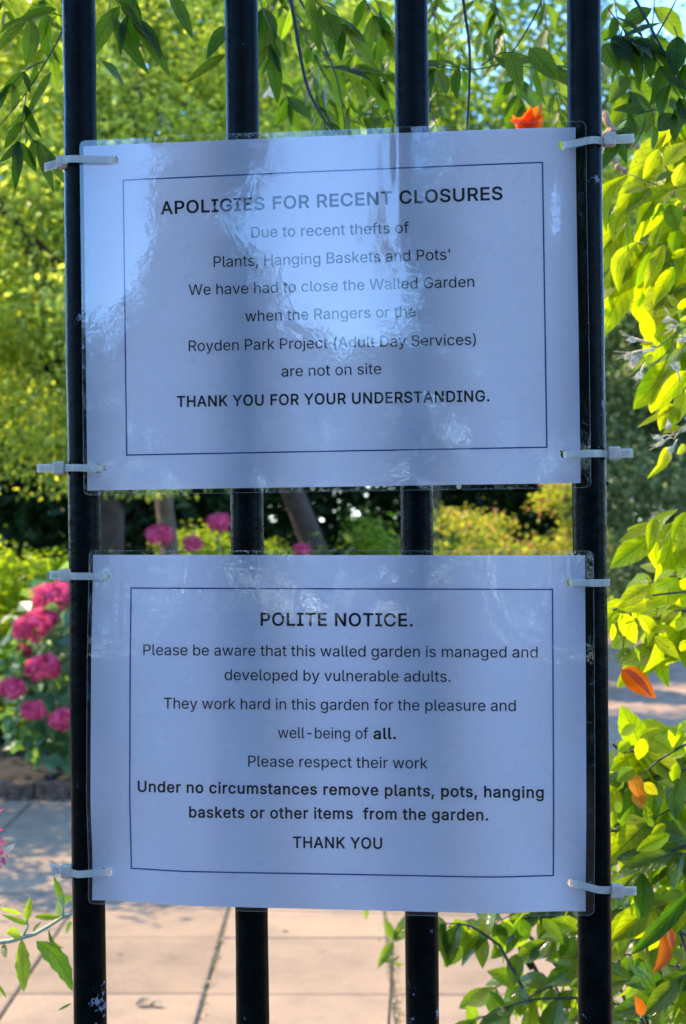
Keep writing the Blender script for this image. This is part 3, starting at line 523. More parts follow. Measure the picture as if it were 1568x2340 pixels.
'p':(212,['36 -71 26 -71 26 16 26 103 26 190 36 190 46 190 56 190 56 180 56 170 56 160 57 160 58 160 59 160 61 163 65 168 69 173 73 178 78 182 86 186 93 190 103 192 115 192 130 192 144 188 156 180 169 172 178 161 185 146 192 132 195 114 195 94 195 74 192 57 185 42 178 28 169 16 157 8 145 0 131 -4 115 -4 103 -4 94 -2 86 2 79 6 73 10 69 16 65 21 61 25 59 29 58 29 58 29 57 29 57 -4 57 -38 57 -71 47 -71','99 23 110 23 122 23 132 27 140 33 148 39 154 48 158 58 162 69 164 81 164 95 164 108 162 120 158 131 154 141 148 150 140 156 132 162 122 165 110 165 98 165 89 162 81 156 73 150 67 142 62 131 58 121 56 109 56 95 56 81 58 68 63 58 67 47 73 38 81 32 89 26']),
'r':(130,['36 0 26 0 26 63 26 126 26 190 36 190 46 190 56 190 56 180 56 170 56 160 56 160 57 160 58 160 61 170 67 178 76 184 85 189 95 192 107 192 109 192 112 192 115 192 118 192 120 192 122 192 122 182 122 171 122 161 121 161 119 162 115 162 111 163 108 163 103 163 95 163 87 161 80 157 72 154 67 148 63 142 59 135 57 127 57 118 57 79 57 39 57 0 47 0']),
's':(182,['106 -4 91 -4 78 -4 66 -2 56 2 46 6 37 11 31 19 24 27 20 36 18 47 27 49 37 51 47 53 49 43 54 35 62 30 70 25 79 23 91 23 104 23 114 26 122 31 130 37 134 44 134 51 134 58 132 63 127 68 122 72 115 75 106 78 96 80 85 83 75 85 57 89 45 95 36 104 28 113 23 124 23 137 23 148 26 157 33 166 39 174 47 181 58 185 68 190 80 192 94 192 107 192 118 190 127 186 136 182 144 177 149 170 155 162 159 154 162 145 153 143 143 141 134 139 132 146 127 152 121 158 115 163 106 166 94 166 82 166 73 164 65 158 58 153 54 147 54 139 54 132 57 126 62 122 67 117 75 114 86 111 95 109 105 107 115 105 132 101 145 94 153 86 161 77 166 66 166 53 166 42 162 32 156 24 150 15 141 8 130 3 119 -2']),
't':(114,['69 190 102 190 102 181 102 172 102 164 69 164 36 164 3 164 3 172 3 181 3 190 36 190','32 173 32 236 43 236 53 236 63 236 63 173 63 111 63 49 63 41 65 34 68 31 71 27 77 25 85 25 87 25 90 25 93 26 96 26 98 26 101 27 103 18 105 10 107 1 103 0 100 -1 96 -1 92 -2 88 -2 84 -2 68 -2 55 2 46 11 37 19 32 31 32 46 32 109']),
'u':(205,['105 -3 91 -3 78 -3 67 0 57 5 48 11 40 19 35 29 29 40 26 53 26 69 26 110 26 150 26 190 36 190 47 190 57 190 57 150 57 111 57 72 57 57 61 46 68 37 76 29 87 25 100 25 109 25 117 27 125 31 132 35 137 41 142 48 146 56 148 65 148 76 148 114 148 152 148 190 158 190 168 190 179 190 179 126 179 63 179 0 169 0 159 0 149 0 149 15 149 31 149 46 151 46 152 46 154 46 148 28 139 16 129 8 118 1']),
'v':(195,['92 0 81 0 57 63 33 126 9 190 20 190 31 190 42 190 56 152 69 115 83 78 87 66 90 55 93 43 96 32 100 21 103 10 99 10 96 10 92 10 95 21 98 32 101 43 104 55 108 66 112 78 125 115 139 152 152 190 164 190 175 190 186 190 162 126 137 63 113 0 103 0']),
'w':(284,['79 0 69 0 50 63 30 126 11 190 22 190 33 190 44 190 51 162 59 134 67 107 70 95 73 83 77 68 80 54 84 38 88 21 86 21 84 21 82 21 86 37 89 53 93 67 96 82 100 95 103 107 111 134 118 162 126 190 137 190 147 190 158 190 166 162 173 134 181 107 184 95 187 82 191 68 194 54 198 38 201 21 199 21 197 21 196 21 199 38 203 53 206 68 210 82 213 95 217 107 225 134 232 162 240 190 251 190 262 190 272 190 253 126 234 63 215 0 205 0 194 0 184 0 176 29 168 57 159 86 157 95 155 104 152 112 150 121 148 131 145 140 143 150 141 159 138 169 141 169 143 169 145 169 143 159 141 150 138 140 136 131 134 121 131 112 129 103 126 94 124 86 116 57 108 29 99 0 89 0']),
'y':(195,['26 -70 24 -69 26 -60 28 -52 31 -43 32 -43 34 -43 36 -44 42 -45 47 -45 52 -44 57 -44 61 -41 65 -37 69 -33 72 -26 75 -18 77 -12 79 -6 81 -1 57 63 33 126 9 190 20 190 31 190 42 190 56 152 69 115 83 78 87 66 90 55 93 43 96 32 99 21 103 10 99 10 95 10 92 10 95 21 98 32 101 43 104 55 108 66 112 78 126 115 139 152 153 190 164 190 175 190 186 190 158 117 130 44 102 -29 98 -39 94 -47 88 -54 83 -60 77 -65 70 -68 63 -71 55 -73 46 -73 41 -73 36 -72 32 -72 28 -71']),
}


from mathutils.geometry import delaunay_2d_cdt
_glyph = {}
def glyph_shape(ch):
    """filled triangles (points, triples) and outline polygons of one letter; overlapping strokes of the outline are merged"""
    if ch in _glyph: return _glyph[ch]
    polys = []
    for s in GLYPHS[ch][1]:
        q = list(map(int, s.split())); n = len(q) // 6; poly = []
        for i in range(n):
            g = q[i * 6:i * 6 + 6]; w2 = q[(i + 1) % n * 6:(i + 1) % n * 6 + 6]
            p0, p1, p2, p3 = Vector(g[2:4]), Vector(g[4:6]), Vector(w2[0:2]), Vector(w2[2:4])
            straight = abs((p1 - p0).cross(p3 - p0)) < 3 * (p3 - p0).length and abs((p2 - p0).cross(p3 - p0)) < 3 * (p3 - p0).length
            for t in ((0,) if straight else (0, .25, .5, .75)):
                poly.append(p0 * (1 - t) ** 3 + p1 * 3 * t * (1 - t) ** 2 + p2 * 3 * t * t * (1 - t) + p3 * t ** 3)
        pl = [poly[0]]
        for r_ in poly[1:]:
            if (r_ - pl[-1]).length > .6: pl.append(r_)
        if (pl[0] - pl[-1]).length < .6: pl.pop()
        polys.append(pl)
    pts, ed = [], []
    for pl in polys:
        k = len(pts); pts += pl; ed += [(k + i, k + (i + 1) % len(pl)) for i in range(len(pl))]
    tris = []; cv = []
    if pts:
        cv, _, cf, *_r = delaunay_2d_cdt(pts, ed, [], 0, 1e-4)
        for f in cf:
            c = sum((cv[i] for i in f), Vector((0, 0))) / len(f); wn = 0
            for pl in polys:
                for i in range(len(pl)):
                    u, v = pl[i], pl[(i + 1) % len(pl)]
                    if u.y <= c.y < v.y and (v - u).cross(c - u) > 0: wn += 1
                    elif v.y <= c.y < u.y and (v - u).cross(c - u) < 0: wn -= 1
            if wn: tris.append(tuple(f))
    _glyph[ch] = (cv, tris, polys); return _glyph[ch]
def text_line(S, body, bold, a, b, h):
    """one printed line whose baseline runs between the picture points a and b, letters h mm per unit; returns verts and faces on the sheet"""
    half = 8.5 if bold else 1.5                       # half the extra stroke that makes a bold letter
    x = 0.0; first = None; last = 0; items = []
    for ch in body:
        cv, tris, polys = glyph_shape(ch)
        if polys:
            lo = x + min(p_.x for pl in polys for p_ in pl) - half; hi = x + max(p_.x for pl in polys for p_ in pl) + half
            first = lo if first is None else min(first, lo); last = max(last, hi); items.append((x, ch))
        x += GLYPHS[ch][0] + (15 if bold else 0)
    (ua, va), (ub, vb) = S.uv(*a), S.uv(*b)
    sx = math.hypot(ub - ua, vb - va) / (last - first); an = math.atan2(vb - va, ub - ua); ca, sa = math.cos(an), math.sin(an)
    def put(px, py, lift):
        X = (px - first) * sx; Y = py * h; return S.P(ua + X * ca - Y * sa, va + X * sa + Y * ca, lift)
    V = []; Fc = []
    for ox, ch in items:
        cv, tris, polys = glyph_shape(ch)
        k = len(V); V += [put(ox + c.x, c.y, .1) for c in cv]; Fc += [tuple(k + i for i in f) for f in tris]
        for pl in polys:                               # a stroke along the outline
            k = len(V); m_ = len(pl)
            for i in range(m_):
                d0 = (pl[i] - pl[i - 1]).normalized(); d1 = (pl[(i + 1) % m_] - pl[i]).normalized()
                n0 = Vector((-d0.y, d0.x)); n1 = Vector((-d1.y, d1.x)); nn = n0 + n1
                nn = nn.normalized() if nn.length > .05 else n0
                w_ = half / max(.55, nn.dot(n0))
                for e in (-1, 1):
                    c = pl[i] + nn * w_ * e; V.append(put(ox + c.x, c.y, .12))
            Fc += [(k + 2 * i, k + 2 * i + 1, k + 2 * ((i + 1) % m_) + 1, k + 2 * ((i + 1) % m_)) for i in range(m_)]
    return V, Fc

def notice(S, label, margins, holes_px, lines, border_px):
    o = thing('laminated_notice', label, 'notice', S.P(0, -105), 'laminated notices tied to the gate')
    holes = [S.uv(*h) for h in holes_px]
    V, Fc = panel(S, -148.5, 148.5, -105, 105, 1.5, 0, holes, 2.6); mesh_obj('paper', V, Fc, M['paper'], o)
    l, r_, tp_, bt = margins
    V, Fc = panel(S, -148.5 - l, 148.5 + r_, -105 - bt, 105 + tp_, 1.5, .28, holes, 2.2, 3.5); fo = mesh_obj('film', V, Fc, M['film'], o)
    # sealed outer edge of the pouch
    mb = MB(); u0, u1, v0, v1, c = -148.5 - l, 148.5 + r_, -105 - bt, 105 + tp_, 3.5
    loop = []
    for (cu, cv, a0) in ((u1 - c, v1 - c, 0), (u0 + c, v1 - c, 90), (u0 + c, v0 + c, 180), (u1 - c, v0 + c, 270)):
        for k in range(7): loop.append((cu + c * math.cos(R(a0 + k * 15)), cv + c * math.sin(R(a0 + k * 15))))
    pts = []
    for i, (ua, va) in enumerate(loop):
        ub, vb = loop[(i + 1) % len(loop)]; k = max(1, int(math.hypot(ub - ua, vb - va) / 3))
        pts += [S.P(ua + (ub - ua) * q / k, va + (vb - va) * q / k, .28) for q in range(k)]
    pts.append(pts[0]); mb.tube(pts, .00016, 5, False); mb.build('film_edge', M['film_edge'], fo)
    Vt, Ft = [], []
    for body, bold, h, a, b_ in lines:
        V, Fc = text_line(S, body, bold, a, b_, h / 1000); k = len(Vt); Vt += V; Ft += [tuple(i + k for i in q) for q in Fc]
    mesh_obj('lettering', Vt, Ft, M['ink'], o, False)
    Vt, Ft = [], []; q = [S.uv(*c_) for c_ in border_px]; hw = .42
    for i in range(4):
        (ua, va), (ub, vb) = q[i], q[(i + 1) % 4]; L = math.hypot(ub - ua, vb - va); n_ = int(L / 3); du, dv = (ub - ua) / L, (vb - va) / L
        k = len(Vt)
        for j in range(n_ + 1):
            s_ = -hw + (L + 2 * hw) * j / n_ if i % 2 == 0 else hw + (L - 2 * hw) * j / n_
            for e in (-hw, hw): Vt.append(S.P(ua + du * s_ - dv * e, va + dv * s_ + du * e, .1))
        Ft += [(k + 2 * j, k + 2 * j + 1, k + 2 * j + 3, k + 2 * j + 2) for j in range(n_)]
    mesh_obj('printed_border', Vt, Ft, M['blue_ink'], o, False)
    return o
HB, HR = 21.6, 21.0
notice(UP, 'laminated white notice with closure apology wording, its film catching a large bright sky reflection', (2.2, 6, 3.4, 2.8),
       [(262, 367), (1289, 332), (230, 1070), (1291, 1039)],
       [('APOLIGIES FOR RECENT CLOSURES', True, 29.5, (368, 490), (1149, 456)),
        ('Due to recent thefts of', False, 25.6, (575, 544), (935, 533)),
        ("Plants, Hanging Baskets and Pots'", False, 25.6, (489, 611), (1029, 594)),
        ('We have had to close the Walled Garden', False, 25.6, (432, 675), (1084, 656)),
        ('when the Rangers or the', False, 25.6, (561, 735), (951, 724)),
        ('Royden Park Project (Adult Day Services)', False, 25.6, (432, 803), (1088, 788)),
        ('are not on site', False, 25.6, (644, 861), (872, 855)),
        ('THANK YOU FOR YOUR UNDERSTANDING.', True, 25.2, (405, 930), (1119, 917))],
       [(282, 412), (1240, 371), (1250, 1022), (290, 1040)])
notice(LO, 'laminated white notice headed POLITE NOTICE, hanging under the apology notice', (2.4, 5, 2.6, 2.2),
       [(240, 1317), (1306, 1331), (240, 1997), (1309, 2024)],
       [('POLITE NOTICE.', True, 29.5, (596, 1429), (944, 1431)),
        ('Please be aware that this walled garden is managed and', False, 25.6, (328, 1497), (1229, 1503)),
        ('developed by vulnerable adults.', False, 25.6, (514, 1554), (1030, 1558)),
        ('They work hard in this garden for the pleasure and', False, 25.6, (375, 1619), (1179, 1625)),
        ('well-being of', False, 25.6, (636, 1686), (842, 1688)),
        ('all.', True, 25.2, (854, 1688), (905, 1688)),
        ('Please respect their work', False, 25.6, (568, 1751), (978, 1756)),
        ('Under no circumstances remove plants, pots, hanging', True, 25.2, (315, 1809), (1243, 1823)),
        ('baskets or other items  from the garden.', True, 25.2, (433, 1867), (1116, 1874)),
        ('THANK YOU', True, 25.2, (670, 1936), (874, 1939))],
       [(299, 1344), (1263, 1347), (1266, 2006), (296, 1988)])

# ------------------------------------------------------------------ cable ties
M['nylon_head'] = plain('thick yellowed nylon', (.40, .31, .22), .4, .15, 200, .0002)
m, t, p = mat('clear nylon'); M['nylon'] = m
n = noise(t, 200, 3); c = ramp(t, n.outputs[0], [(.3, (.44, .41, .34)), (.7, (.55, .51, .42))]); t.links.new(c.outputs[0], p.inputs['Base Color'])
p.inputs['Roughness'].default_value = .3
tr = nd(t, 'ShaderNodeBsdfTranslucent'); tr.inputs[0].default_value = (.85, .82, .7, 1); ms = nd(t, 'ShaderNodeMixShader'); ms.inputs[0].default_value = .45
tp = nd(t, 'ShaderNodeBsdfTransparent'); ms3 = nd(t, 'ShaderNodeMixShader'); ms3.inputs[0].default_value = .32
t.links.new(p.outputs[0], ms.inputs[1]); t.links.new(tr.outputs[0], ms.inputs[2]); t.links.new(ms.outputs[0], ms3.inputs[1]); t.links.new(tp.outputs[0], ms3.inputs[2]); t.links.new(ms3.outputs[0], t.nodes['Material Output'].inputs[0])
def tie(label, S, hole, head, tail, barx, sgn):
    """sgn -1: bar at the left edge of the notice, +1: at its right edge. Loop in the gate's own frame."""
    iv = lambda v: GR.transposed() @ (v - GO)
    h = iv(S.P(*S.uv(*hole)))                      # hole in gate coordinates
    hx, hz = gate_xz(*(head if head else (hole[0] + 110 * sgn, hole[1])))
    o = thing('cable_tie', label, 'cable tie', G(barx, 0, h.z), 'cable ties holding the notices')
    yf = h.y - .0016; rb = .0112
    ztilt = lambda x: h.z + (hz - h.z) * (x - h.x) / (hx - h.x + 1e-9)
    edge = barx + sgn * rb
    # path seen from above: in front of the sheet from hole to bar, round the bar's outside, behind it, back to the hole
    path = [(h.x, h.y + .004), (h.x - sgn * .0004, h.y + .0012), (h.x + sgn * .0010, yf), (h.x + sgn * .004, yf - .0003)]
    bz = min(yf, -rb)
    for k in range(6):
        q = k / 5; x = h.x + sgn * .006 + (barx - sgn * .002 - h.x - sgn * .006) * q; path.append((x, yf + (bz - .0006 - yf) * q))
    for a in range(-80, 171, 25): path.append((barx + sgn * rb * math.cos(R(a)), rb * math.sin(R(a)) - (.0006 if a < -60 else 0) + (bz + rb) * max(0, -a / 80)))
    path += [(h.x + sgn * .002, .004 + .25 * h.y), (h.x, h.y + .004)]
    W2, T2 = .0022, .0005
    V = []; Fc = []; n_ = len(path)
    for i, (x, y) in enumerate(path):
        a = path[max(i - 1, 0)]; b_ = path[min(i + 1, n_ - 1)]; d = Vector((b_[0] - a[0], b_[1] - a[1])); d = d.normalized() if d.length else Vector((1, 0)); nx, ny = -d.y, d.x
        z = ztilt(x)
        for (e, f_) in ((-1, -1), (1, -1), (1, 1), (-1, 1)): V.append(G(x + nx * T2 * f_, y + ny * T2 * f_, z + W2 * e * (1 if f_ > 0 else .92)))
    for i in range(n_ - 1):
        for k in range(4): Fc.append((i * 4 + k, i * 4 + (k + 1) % 4, i * 4 + 4 + (k + 1) % 4, i * 4 + 4 + k))
    st = mesh_obj('strap', V, Fc, M['nylon'], o, False)
    if head:
        ax = GR @ Vector((.0036, 0, 0)); zz = ztilt(hx)
        hy = -.006
        mb = MB(); mb.box(G(hx, hy, zz), ax, GR @ Vector((0, .0026, 0)), GR @ Vector((0, 0, .0040)), .22); mb.build('locking_head', M['nylon_head'], o, False)
        tx, tz = gate_xz(*tail); mid = (hx + tx) / 2
        mb = MB(); d = GR @ Vector(((tx - hx) / 2, 0, (tz - zz) / 2)); mb.box(G(mid, hy, (zz + tz) / 2), d, GR @ Vector((0, .0007, 0)), GR @ Vector((0, 0, .0026)), .04)
        for k in range(9):
            mb.box(G(hx + sgn * .005 + (tx - hx - sgn * .006) * k / 9, hy - .0009, zz + (tz - zz) * (k + 1) / 9), GR @ Vector((.0003, 0, 0)), GR @ Vector((0, .0003, 0)), GR @ Vector((0, 0, .0018)), .1)
        mb.build('tail', M['nylon'], st, False)
for lab, S, hole, head, tail, bi, sg in (
    ('clear cable tie in the top left corner hole of the apology notice', UP, (262, 367), (150, 377), (109, 388), 0, -1),
    ('clear cable tie in the top right corner hole of the apology notice', UP, (1289, 332), (1391, 325), (1447, 322), 3, 1),
    ('clear cable tie in the bottom left corner hole of the apology notice', UP, (230, 1070), (143, 1070), (92, 1071), 0, -1),
    ('clear cable tie in the bottom right corner hole of the apology notice', UP, (1291, 1039), (1402, 1037), (1444, 1036), 3, 1),
    ('clear cable tie in the top left corner hole of the POLITE NOTICE sheet', LO, (240, 1317), (158, 1314), (121, 1313), 0, -1),
    ('cable tie without visible head in the top right hole of the POLITE NOTICE sheet', LO, (1306, 1331), None, None, 3, 1),
    ('slanting cable tie in the bottom left corner hole of the POLITE NOTICE sheet', LO, (240, 1997), (160, 1985), (122, 1977), 0, -1),
    ('clear cable tie in the bottom right corner hole of the POLITE NOTICE sheet', LO, (1309, 2024), (1408, 2030), (1452, 2030), 3, 1)):
    tie(lab, S, hole, head, tail, BARX[bi], sg)
# ------------------------------------------------------------------ far garden: trees and shrubs
tree('bright small-leaved tree filling the upper left behind the first bars', (-1.9, 10.6, 0), 7, (-1.75, 10.4, 3.9), (2.1, 1.5, 3.0), 64000, .066, M['far_yellow'], trunk_r=.13, clumps=230, spread=.18, zmin=1.72)
tree('shaded leaning tree with a pale trunk showing between the notices', (-1.40, 11.6, 0), 7, (-2.2, 12.1, 6.0), (2.4, 1.1, 2.9), 26000, .075, M['far_mid'], 'bark_lit', .085, 70, .34, lean=(.1, 0), zmin=3.2)
tree('tree with a dark leaning trunk between the notices', (.20, 11.9, 0), 7, (-2.1, 12.1, 5.9), (2.2, 1.1, 2.4), 26000, .075, M['far_mid'], 'bark', .115, 70, .34, zmin=3.2)
tree('airy mid green tree behind the upper notice', (.93, 17, 0), 8, (1.2, 17, 5.6), (2.9, 1.8, 3.9), 36000, .11, M['far_mid'], trunk_r=.16, clumps=95, spread=.42, zmin=1.7)
tree('greyish green tree at the right beyond the path', (4.6, 19.5, 0), 7, (4.7, 19.5, 3.6), (2.1, 1.8, 3.4), 48000, .10, M['far_grey'], trunk_r=.14, clumps=110, spread=.36, zmin=.3)
tree('tall pale tree against the sky at the far right', (7.2, 25, 0), 9, (7.0, 25, 6.4), (3.2, 2, 4.4), 30000, .15, M['far_grey'], trunk_r=.2, clumps=110, spread=.45, zmin=.5)
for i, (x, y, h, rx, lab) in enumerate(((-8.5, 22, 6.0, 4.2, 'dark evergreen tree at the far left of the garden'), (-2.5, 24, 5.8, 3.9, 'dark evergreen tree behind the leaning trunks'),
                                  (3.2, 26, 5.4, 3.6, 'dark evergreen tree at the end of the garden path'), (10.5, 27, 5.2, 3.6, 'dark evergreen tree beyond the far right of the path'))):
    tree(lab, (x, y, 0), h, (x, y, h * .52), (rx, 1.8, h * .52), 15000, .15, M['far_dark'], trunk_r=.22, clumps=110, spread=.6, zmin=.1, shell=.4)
bush('lime green shrub behind the hydrangea bush', (-2.25, 9.2, 0), (.75, .5, .88), 9000, .055, M['lime'], 60, .10)
bush('dim clipped shrub low behind the pink hydrangeas', (-2.6, 10.0, 0), (1.0, .5, .72), 9000, .06, M['far_mid'], 60, .12)
bush('mid green shrub in the shade beside the leaning trunk', (.28, 11.2, 0), (.75, .5, .86), 9000, .06, M['far_mid'], 50, .13)
bush('low green shrub under the pale leaning trunk', (-1.05, 12.4, 0), (1.3, .5, .80), 12000, .06, M['far_mid'], 60, .13)
bush('golden yellow shrub left of the variegated one', (1.25, 12.6, 0), (.62, .5, .90), 9000, .05, M['gold'], 60, .09)
bush('pale variegated shrub with pinkish shoots', (1.95, 12.2, 0), (.6, .5, .97), 9000, .06, M['gold'], 60, .10)
bush('grey green shrub at the edge of the path', (3.5, 18.6, 0), (.9, .6, .75), 8000, .07, M['far_grey'], 50, .14)
bush('olive shrub overhanging the far path', (5.3, 18.4, 0), (1.2, .7, .8), 8000, .07, M['far_mid'], 50, .14)
bush('yellow green shrub at the near side of the golden ones', (.72, 14.5, 0), (.7, .5, .8), 6000, .06, M['far_yellow'], 50, .11)

for lab, x0, x1, y, h, mt_, n_ in (('tall dark yew hedge closing the garden behind the trunks', -13, 3.2, 20.5, 3.5, 'far_dark', 52000), ('sunlit hedge at the far end of the garden path', 2.6, 13, 23.5, 3.0, 'far_grey', 16000), ('tall hedge with leaves darkened as shade behind the small-leaved tree', -9, -1.0, 15.4, 4.7, 'far_dark', 40000)):  # dark leaves of the last hedge stand in for shade between the boughs
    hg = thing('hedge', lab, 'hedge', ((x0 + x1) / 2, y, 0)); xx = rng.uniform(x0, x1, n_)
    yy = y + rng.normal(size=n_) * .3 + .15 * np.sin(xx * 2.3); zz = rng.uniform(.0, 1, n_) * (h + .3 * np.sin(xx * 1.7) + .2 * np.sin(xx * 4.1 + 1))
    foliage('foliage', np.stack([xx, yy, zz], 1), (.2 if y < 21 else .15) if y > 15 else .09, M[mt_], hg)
    for k in range(int((x1 - x0) / 1.5)):
        mb = MB(); mb.tube([(x0 + .7 + k * 1.5, y, 0), (x0 + .7 + k * 1.5 + random.uniform(-.2, .2), y, h * .8)], [.07, .03], 7); mb.build('trunk', M['bark'], hg)
tree('broad grey green tree filling the view right of the last bar', (4.6, 22.5, 0), 8, (4.3, 22.5, 4.6), (2.6, 1.5, 4.3), 42000, .15, M['far_grey'], trunk_r=.2, clumps=150, spread=.42, zmin=.3)
tree('tall dark tree at the end of the garden behind the upper notice', (.95, 21.5, 0), 8, (1.2, 21.5, 6.2), (3.0, 1.5, 4.0), 32000, .16, M['far_mid'], trunk_r=.2, clumps=130, spread=.45, zmin=1)
tree('tall green tree standing behind the bright small-leaved one', (-2.6, 16.8, 0), 8, (-2.4, 16.8, 5.8), (3.4, 1.3, 3.3), 34000, .12, M['far_mid'], trunk_r=.18, clumps=150, spread=.36, zmin=2)
# hydrangeas
def mophead(o, c, r, n=150):
    c = Vector(c); d = unit(rng.normal(size=(n, 3))); d[:, 2] = d[:, 2] * .8 + .12
    V = []; Fc = []; ti = []
    for q in d:
        nrm = Vector(q).normalized(); ctr = c + Vector((nrm.x, nrm.y, nrm.z * .78)) * r * random.uniform(.78, 1.1) * (1 + .08 * math.sin(nrm.x * 7 + c.x * 50) * math.cos(nrm.z * 6))
        nrm = (nrm + Vector((random.uniform(-.6, .6), random.uniform(-.6, .6), random.uniform(-.6, .6)))).normalized()
        a = nrm.cross(Vector((.3, .5, .8))).normalized(); b_ = nrm.cross(a); s = r * random.uniform(.20, .27); th = random.random() * 1.57
        tv = random.random()
        for k in range(4):
            t0 = th + k * math.pi / 2; e = lambda t, l, up: ctr + (a * math.cos(t) + b_ * math.sin(t)) * l + nrm * up
            i = len(V); V += [e(t0, 0, 0), e(t0 - .62, s * .8, s * .12), e(t0, s * 1.12, -s * .1), e(t0 + .62, s * .8, s * .12)]
            Fc += [(i, i + 1, i + 2), (i, i + 2, i + 3)]; ti += [min(1, max(0, tv + random.uniform(-.2, .2)))] * 2
    mesh_obj('flower_head', V, Fc, M['pink'], o, False, {'tint': ('FACE', ti)})
def hydrangea(label, base, r, heads, n_leaf, leaf=.13):
    b = Vector(base); o = thing('hydrangea', label, 'hydrangea', b, 'hydrangea bushes with pink heads')
    c = np.array((b.x, b.y, r[2] * .95)); d = unit(rng.normal(size=(n_leaf, 3))); P = c + d * r * rng.uniform(.55, 1.0, (n_leaf, 1)); P = P[P[:, 2] > .2]
    foliage('foliage', P, leaf, M['hydrangea_leaf'], o, unit((P - c) / r), aspect=.72, droop=.7, upbias=.5)
    mb = MB()
    for (h, rad) in heads:
        h = Vector(h); s = b + Vector((random.uniform(-.12, .12), random.uniform(-.1, .1), 0)); mb.tube([s, s.lerp(h, .5) + Vector((0, 0, .1)), h - Vector((0, 0, rad * .3))], [.009, .007, .005], 6)
        mophead(o, h, rad)
    for k in range(10):
        q = P[random.randrange(len(P))]; mb.tube([b, b.lerp(Vector(q), .5) + Vector((0, 0, .06)), q], [.01, .007, .003], 5)
    mb.build('stem', M['stem_green'], o)
H1 = [((118, 1368), 44, 7.85), ((150, 1352), 34, 7.95), ((72, 1434), 40, 7.6), ((102, 1412), 30, 7.75), ((56, 1486), 18, 7.9), ((97, 1524), 37, 7.55), ((28, 1574), 30, 7.5), ((76, 1623), 28, 7.5), ((145, 1645), 33, 7.5),
      ((215, 1440), 36, 7.6), ((250, 1560), 36, 7.55), ((330, 1480), 36, 7.5), ((205, 1700), 30, 7.5)]
hydrangea('pink hydrangea bush at the bed edge beside the paving', (-1.45, 8.05, 0), np.array((.62, .5, .66)), [(at(*p_, Y), s_ / F * Y) for p_, s_, Y in H1], 1300, .12)
H2 = [((365, 1224), 30, 9.6), ((440, 1243), 22, 9.7), ((500, 1194), 26, 9.6), ((690, 1256), 18, 9.5), ((610, 1300), 26, 9.5)]
hydrangea('pink hydrangea bush showing its heads between the two notices', (-.9, 9.85, 0), np.array((.75, .4, .66)), [(at(*p_, Y), s_ / F * Y) for p_, s_, Y in H2], 1000, .11)

# bed edge, litter and small things on the paving
k_ = thing('brick_kerb', 'low row of old bricks edging the hydrangea bed', 'kerb', (-2.4, 7.68, 0))
mb = MB()
for i in range(30):
    mb.box((-5.6 + i * .222, 7.68 + random.uniform(-.008, .008),   .03 + random.uniform(-.012, .012)), Vector((.104, random.uniform(-.006, .006), 0)), Vector((0, .05, 0)), Vector((0, 0, .05)), .06)
mb.build('brick_row', M['brick'], k_, False)
sheet('flower_bed', -5.6, .88, 7.74, 14, .05, M['soil'], 60, 60, .03)
litter = [Vector((random.uniform(-2.6, .6), 7.62 - abs(random.gauss(0, .12)), .018)) for _ in range(260)] + [Vector((random.uniform(-5, 3), random.uniform(3, 7.5), .016)) for _ in range(120)]
V, T, ti = kites(np.array(litter), .028, None, droop=0, upbias=3)
M['dry'] = leaf_mat('dry leaf litter', (.16, .10, .05), (.34, .26, .17), (.2, .12, .05), .15)
tag(mesh_obj('leaf_litter', V, T, M['dry'], None, False, {'tint': ('FACE', np.repeat(ti, 2))}), 'dry leaf bits scattered on the paving', 'leaf litter', kind='stuff')
o = thing('dead_leaf', 'dark curled dead leaf lying on the front slab', 'dead leaf', (at(342, 2312, 4.4).x, 4.4, .013))
lv = Leaves(); c_ = o.location
lv.add(c_ + Vector((-.045, 0, .006)), Vector((.05, .01, .006)), Vector((0, -.2, 1)), .035, -.2, .5, .1); lv.add(c_ + Vector((.0, 0, .006)), Vector((.045, -.006, .002)), Vector((.2, -.3, 1)), .025, -.3, .5, .1)
M['dead'] = leaf_mat('dead leaf', (.05, .04, .02), (.08, .05, .03), (.05, .03, .01), .1, veins=True); lv.build('blade', M['dead'], o)
# moss and weed in the joint right of the middle
wd = thing('joint_weed', 'thin weed growing in the paving joint below the lower notice', 'weed', (.172, 4.9, .012))
lv = Leaves(); mb = MB()
q0 = Vector((.172, 4.6, .0))
P_ = [at(889, 2330, 3.05), at(893, 2260, 3.06), at(897, 2195, 3.07), at(899, 2150, 3.08)]
P_ = [Vector((P_[0].x - .01, 3.04, 0))] + P_
mb.tube(P_, [.004, .0035, .003, .0025, .0015], 6)
for (b_, t_, w_) in (((898, 2152), (862, 2215), 24), ((900, 2150), (940, 2105), 26), ((898, 2148), (880, 2100), 22), ((902, 2150), (930, 2085), 20), ((897, 2200), (868, 2192), 8), ((897, 2200), (926, 2205), 8), ((895, 2196), (880, 2182), 7), ((898, 2196), (915, 2184), 7), ((835, 2060), (838, 2105), 14)):
    pxleaf(lv, b_, t_, w_, 3.07, tint=.4)
wd.location = P_[0]
lv.build('foliage', M['buddleia'], wd); mb.build('stem', M['bark_lit'], wd)
mo = rng.normal(size=(420, 3)) * [.012, .5, .002] + [.172, 4.7, .014]
mo2 = rng.normal(size=(220, 3)) * [.01, .35, .002] + [-.453, 4.9, .014]
V, T, ti = kites(np.concatenate([mo, mo2]), .013, None, upbias=1)
M['moss'] = leaf_mat('moss', (.10, .11, .03), (.22, .18, .09), (.2, .2, .04), .3)
tag(mesh_obj('moss', V, T, M['moss'], None, False, {'tint': ('FACE', np.repeat(ti, 2))}), 'mossy crumbs in the paving joints', 'moss', kind='stuff')

